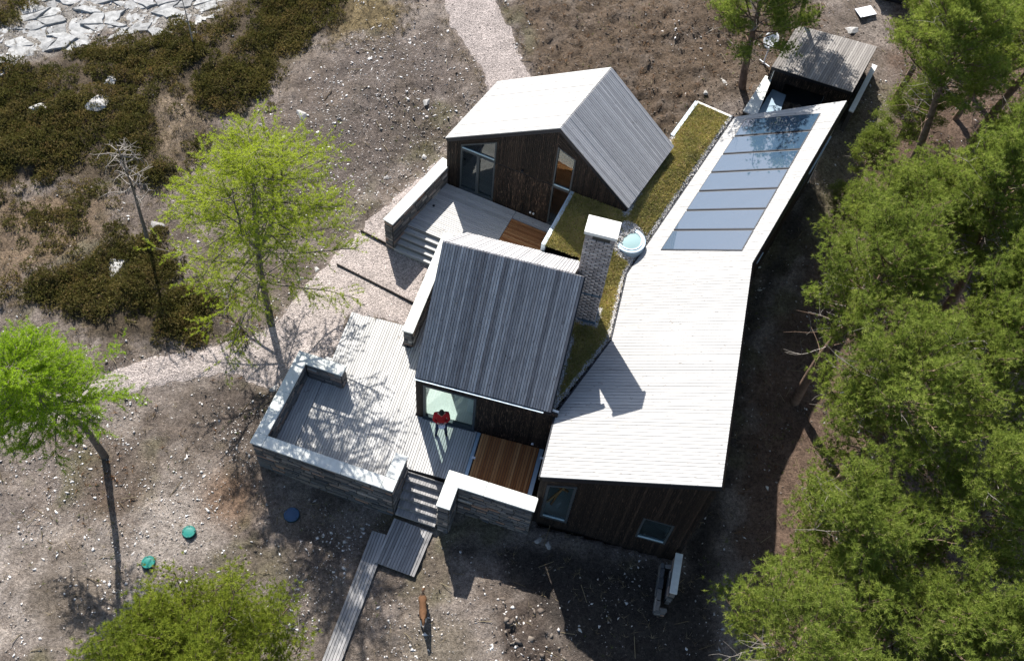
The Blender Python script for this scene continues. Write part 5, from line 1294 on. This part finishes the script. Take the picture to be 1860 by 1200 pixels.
# ---------------------------------------------------------------- person and dog
def skin(name, pts, edges, rad, sub=2):
    "evaluated skin mesh from joints"
    me = bpy.data.meshes.new(name); me.from_pydata(pts, edges, []); o = bpy.data.objects.new(name, me); COL.objects.link(o)
    s = o.modifiers.new('skin', 'SKIN'); s.use_smooth_shade = True; u = o.modifiers.new('sub', 'SUBSURF'); u.levels = sub; u.render_levels = sub
    for i, rr in enumerate(rad): me.skin_vertices[0].data[i].radius = rr if isinstance(rr, tuple) else (rr, rr)
    me.skin_vertices[0].data[0].use_root = True
    dg = bpy.context.evaluated_depsgraph_get(); dg.update(); ev = o.evaluated_get(dg); out = bpy.data.meshes.new_from_object(ev); bpy.data.objects.remove(o); out.name = name
    out.polygons.foreach_set('use_smooth', [True] * len(out.polygons)); return out
def person():
    skinm = plain('skin', (.50, .30, .22), .6, 0, .05); red = plain('red_wool', (.36, .012, .016), .85, 0, .15, 30); jean = plain('blue_jeans', (.018, .03, .075), .9, 0, .2, 25); shoe = plain('dark_shoes', (.01, .012, .02), .5); hair = plain('dark_hair', (.012, .009, .008), .6); ctrl = M['white_plastic']
    t = thing('person', 'person in red jumper and blue jeans holding a white controller before the window', 'person', (-.36, 15.0, 0), R_(4)); t.scale = (1.04,) * 3
    # faces -y; z up
    J = {'pel': (0, 0, .98), 'ab': (0, .0, 1.14), 'ch': (0, -.02, 1.34), 'nk': (0, -.05, 1.52), 'hd': (0, -.085, 1.60), 'ht': (0, -.10, 1.70),
         'hl': (.10, 0, .93), 'kl': (.125, -.03, .50), 'al': (.15, .03, .09), 'tl': (.17, -.13, .04), 'hr': (-.10, 0, .93), 'kr': (-.125, -.03, .50), 'ar': (-.15, .03, .09), 'tr': (-.19, -.13, .04),
         'sl': (.19, -.02, 1.42), 'el': (.235, -.08, 1.14), 'wl': (.10, -.22, 1.17), 'sr': (-.19, -.02, 1.42), 'er': (-.235, -.08, 1.14), 'wr': (-.10, -.22, 1.17)}
    R = {'pel': (.165, .115), 'ab': (.16, .115), 'ch': (.185, .13), 'nk': .062, 'hd': .075, 'ht': .07, 'hl': .095, 'kl': .068, 'al': .05, 'tl': .042, 'hr': .095, 'kr': .068, 'ar': .05, 'tr': .042, 'sl': .085, 'el': .06, 'wl': .038, 'sr': .085, 'er': .06, 'wr': .038}
    E = [('pel', 'ab'), ('ab', 'ch'), ('ch', 'nk'), ('nk', 'hd'), ('hd', 'ht'), ('pel', 'hl'), ('hl', 'kl'), ('kl', 'al'), ('al', 'tl'), ('pel', 'hr'), ('hr', 'kr'), ('kr', 'ar'), ('ar', 'tr'), ('ch', 'sl'), ('sl', 'el'), ('el', 'wl'), ('ch', 'sr'), ('sr', 'er'), ('er', 'wr')]
    ks = list(J); P = [J[k] for k in ks]; ed = [(ks.index(a), ks.index(b)) for a, b in E]; rd = [R[k] for k in ks]
    # five fingers each hand
    for sgn, w in ((1, 'wl'), (-1, 'wr')):
        b = Vector(J[w]); palm = b + Vector((-sgn * .035, -.06, 0)); P.append(tuple(palm)); rd.append((.032, .018)); pi = len(P) - 1; ed.append((ks.index(w), pi))
        for f in range(5):
            if f < 4: r0 = palm + Vector((sgn * (.030 - f * .02), -.030, .004)); q1 = r0 + Vector((-sgn * .012, -.040 - .004 * (f in (1, 2)), -.012)); q2 = q1 + Vector((-sgn * .018, -.012, -.024))
            else: r0 = palm + Vector((-sgn * .034, .004, .012)); q1 = r0 + Vector((-sgn * .025, -.022, .012)); q2 = q1 + Vector((-sgn * .006, -.02, .004))
            i = len(P); P += [tuple(r0), tuple(q1), tuple(q2)]; rd += [.0095, .009, .008]; ed += [(pi, i), (i, i + 1), (i + 1, i + 2)]
    me = skin('body', P, ed, rd, 1)
    for m in (skinm, red, jean, shoe): me.materials.append(m)
    for p in me.polygons:
        c = p.center; 
        if c.z > 1.49 and abs(c.x) < .12: i = 0
        elif c.y < -.215 and c.z > .95: i = 0
        elif c.z > .93: i = 1
        elif c.z > .10: i = 2
        else: i = 3
        p.material_index = i
    bd = link('body', me, t)
    # head with nose, brow and ears, looking down at the controller
    bm = bmesh.new(); bmesh.ops.create_uvsphere(bm, u_segments=24, v_segments=16, radius=1)
    for v in bm.verts:
        c = v.co.copy(); jaw = max(0, -c.z); c.x *= .078 * (1 - .22 * jaw); c.y *= .098 * (1 - .12 * jaw); c.z *= .122
        n = v.co; nose = math.exp(-((n.x / .16) ** 2 + ((n.z + .12) / .22) ** 2)) if n.y < 0 else 0; c.y -= .024 * nose
        eye = (math.exp(-(((abs(n.x) - .38) / .15) ** 2 + ((n.z - .05) / .10) ** 2)) if n.y < 0 else 0); c.y += .009 * eye
        mo = math.exp(-((n.x / .3) ** 2 + ((n.z + .5) / .06) ** 2)) if n.y < 0 else 0; c.y += .006 * mo
        ear = math.exp(-((n.y / .16) ** 2 + ((n.z + .02) / .2) ** 2)); c.x += math.copysign(.014 * ear, n.x) if abs(n.x) > .8 else 0
        v.co = c
    rot = Matrix.Rotation(R_(38), 4, 'X'); bmesh.ops.transform(bm, matrix=Matrix.Translation((0, -.115, 1.645)) @ rot, verts=bm.verts)
    hm = bpy.data.meshes.new('head'); bm.to_mesh(hm); bm.free(); hm.materials.append(skinm); hm.polygons.foreach_set('use_smooth', [True] * len(hm.polygons)); link('head', hm, t)
    bm = bmesh.new(); bmesh.ops.create_uvsphere(bm, u_segments=20, v_segments=14, radius=1)
    bmesh.ops.delete(bm, geom=[v for v in bm.verts if v.co.z < -.35 or (v.co.y < -.45 and v.co.z < .45)], context='VERTS')
    for v in bm.verts:
        n = mnoise.noise(v.co * 6) * .05; v.co = Vector((v.co.x * .087, v.co.y * .108 + .006, v.co.z * .130 + .002)) * (1 + n)
    bmesh.ops.transform(bm, matrix=Matrix.Translation((0, -.115, 1.645)) @ rot, verts=bm.verts)
    hm = bpy.data.meshes.new('hair'); bm.to_mesh(hm); bm.free(); hm.materials.append(hair); hm.polygons.foreach_set('use_smooth', [True] * len(hm.polygons)); link('hair', hm, t)
    c = thing('drone_controller', 'white drone controller held in both hands of the person in red', 'controller', (-.36, 15.0, 0), R_(4)); c.scale = (1.04,) * 3
    b2 = box('body', -.10, .10, -.38, -.285, 1.155, 1.19, ctrl, c); box('screen', -.07, .07, -.425, -.385, 1.17, 1.185, ctrl, c)
    for x in (-.06, .06): tube_mesh('stick', [(x, -.33, 1.19), (x, -.33, 1.21)], [.008, .012], 8, shoe, c)
    for x in (-.05, .05): tube_mesh('antenna', [(x, -.38, 1.18), (x * 1.3, -.45, 1.22)], [.009, .006], 6, ctrl, c)
person()
def dog():
    tan = plain('tan_fur', (.10, .05, .024), .9, 0, .3, 18); wh = plain('white_fur', (.62, .56, .48), .9, 0, .1); dk = plain('dark_fur', (.02, .014, .01), .9)
    t = thing('dog', 'tan and white dog walking on the bare soil below the landing', 'dog', (-.70, 9.32, gzf(-.70, 9.32)), R_(4))
    J = {'hip': (0, .30, .50), 'mid': (0, .05, .47), 'chs': (0, -.22, .47), 'nk': (0, -.36, .57), 'hd': (0, -.47, .66), 'mz': (0, -.60, .61), 'ns': (0, -.66, .59),
         'hl': (.075, .33, .40), 'kl': (.085, .27, .27), 'hkl': (.08, .38, .15), 'fl': (.08, .34, .02), 'hr': (-.075, .33, .40), 'kr': (-.085, .20, .27), 'hkr': (-.08, .30, .15), 'fr': (-.08, .25, .02),
         'sl': (.075, -.25, .38), 'el': (.08, -.22, .24), 'wl': (.075, -.30, .12), 'pl': (.075, -.33, .02), 'sr': (-.075, -.25, .38), 'er': (-.08, -.24, .24), 'wr': (-.075, -.38, .13), 'pr': (-.075, -.44, .02),
         't1': (0, .42, .50), 't2': (.01, .52, .42), 't3': (.03, .62, .40), 't4': (.05, .70, .44)}
    R = {'hip': (.115, .12), 'mid': (.12, .115), 'chs': (.135, .145), 'nk': .075, 'hd': .068, 'mz': .038, 'ns': .022, 'hl': .07, 'kl': .042, 'hkl': .024, 'fl': .026, 'hr': .07, 'kr': .042, 'hkr': .024, 'fr': .026, 'sl': .055, 'el': .034, 'wl': .026, 'pl': .028, 'sr': .055, 'er': .034, 'wr': .026, 'pr': .028, 't1': .035, 't2': .045, 't3': .05, 't4': .02}
    E = [('mid', 'hip'), ('mid', 'chs'), ('chs', 'nk'), ('nk', 'hd'), ('hd', 'mz'), ('mz', 'ns'), ('hip', 't1'), ('t1', 't2'), ('t2', 't3'), ('t3', 't4')]
    for s in 'lr': E += [('hip', 'h' + s), ('h' + s, 'k' + s), ('k' + s, 'hk' + s), ('hk' + s, 'f' + s), ('chs', 's' + s), ('s' + s, 'e' + s), ('e' + s, 'w' + s), ('w' + s, 'p' + s)]
    ks = ['mid'] + [k for k in J if k != 'mid']
    me = skin('body', [J[k] for k in ks], [(ks.index(a), ks.index(b)) for a, b in E], [R[k] for k in ks], 2)
    for m in (tan, wh, dk): me.materials.append(m)
    for p in me.polygons:
        c = p.center
        if c.y < -.645: i = 2
        elif c.z < .22 or (c.y < -.54 and c.z < .64) or (c.y < -.33 and c.z < .50) or c.y > .64: i = 1
        elif c.y > .36 and abs(c.x) < .06 and c.z > .45: i = 2
        else: i = 0
        p.material_index = i
    link('body', me, t)
    for s in (-1, 1):
        a = Vector((s * .045, -.44, .705)); vs = [a + Vector((s * -.022, .01, 0)), a + Vector((s * .03, .012, -.008)), a + Vector((s * .025, -.03, .012)), a + Vector((s * .018, .005, .075)), a + Vector((0, .028, .0))]
        mesh('ear', vs, [(0, 2, 3), (2, 1, 3), (1, 4, 3), (4, 0, 3), (0, 4, 1, 2)], dk, t, True)
        e = Vector((s * .035, -.535, .675)); tube_mesh('eye', [e, e + Vector((s * .006, -.012, .004))], [.009, .005], 6, dk, t, True)
dog()
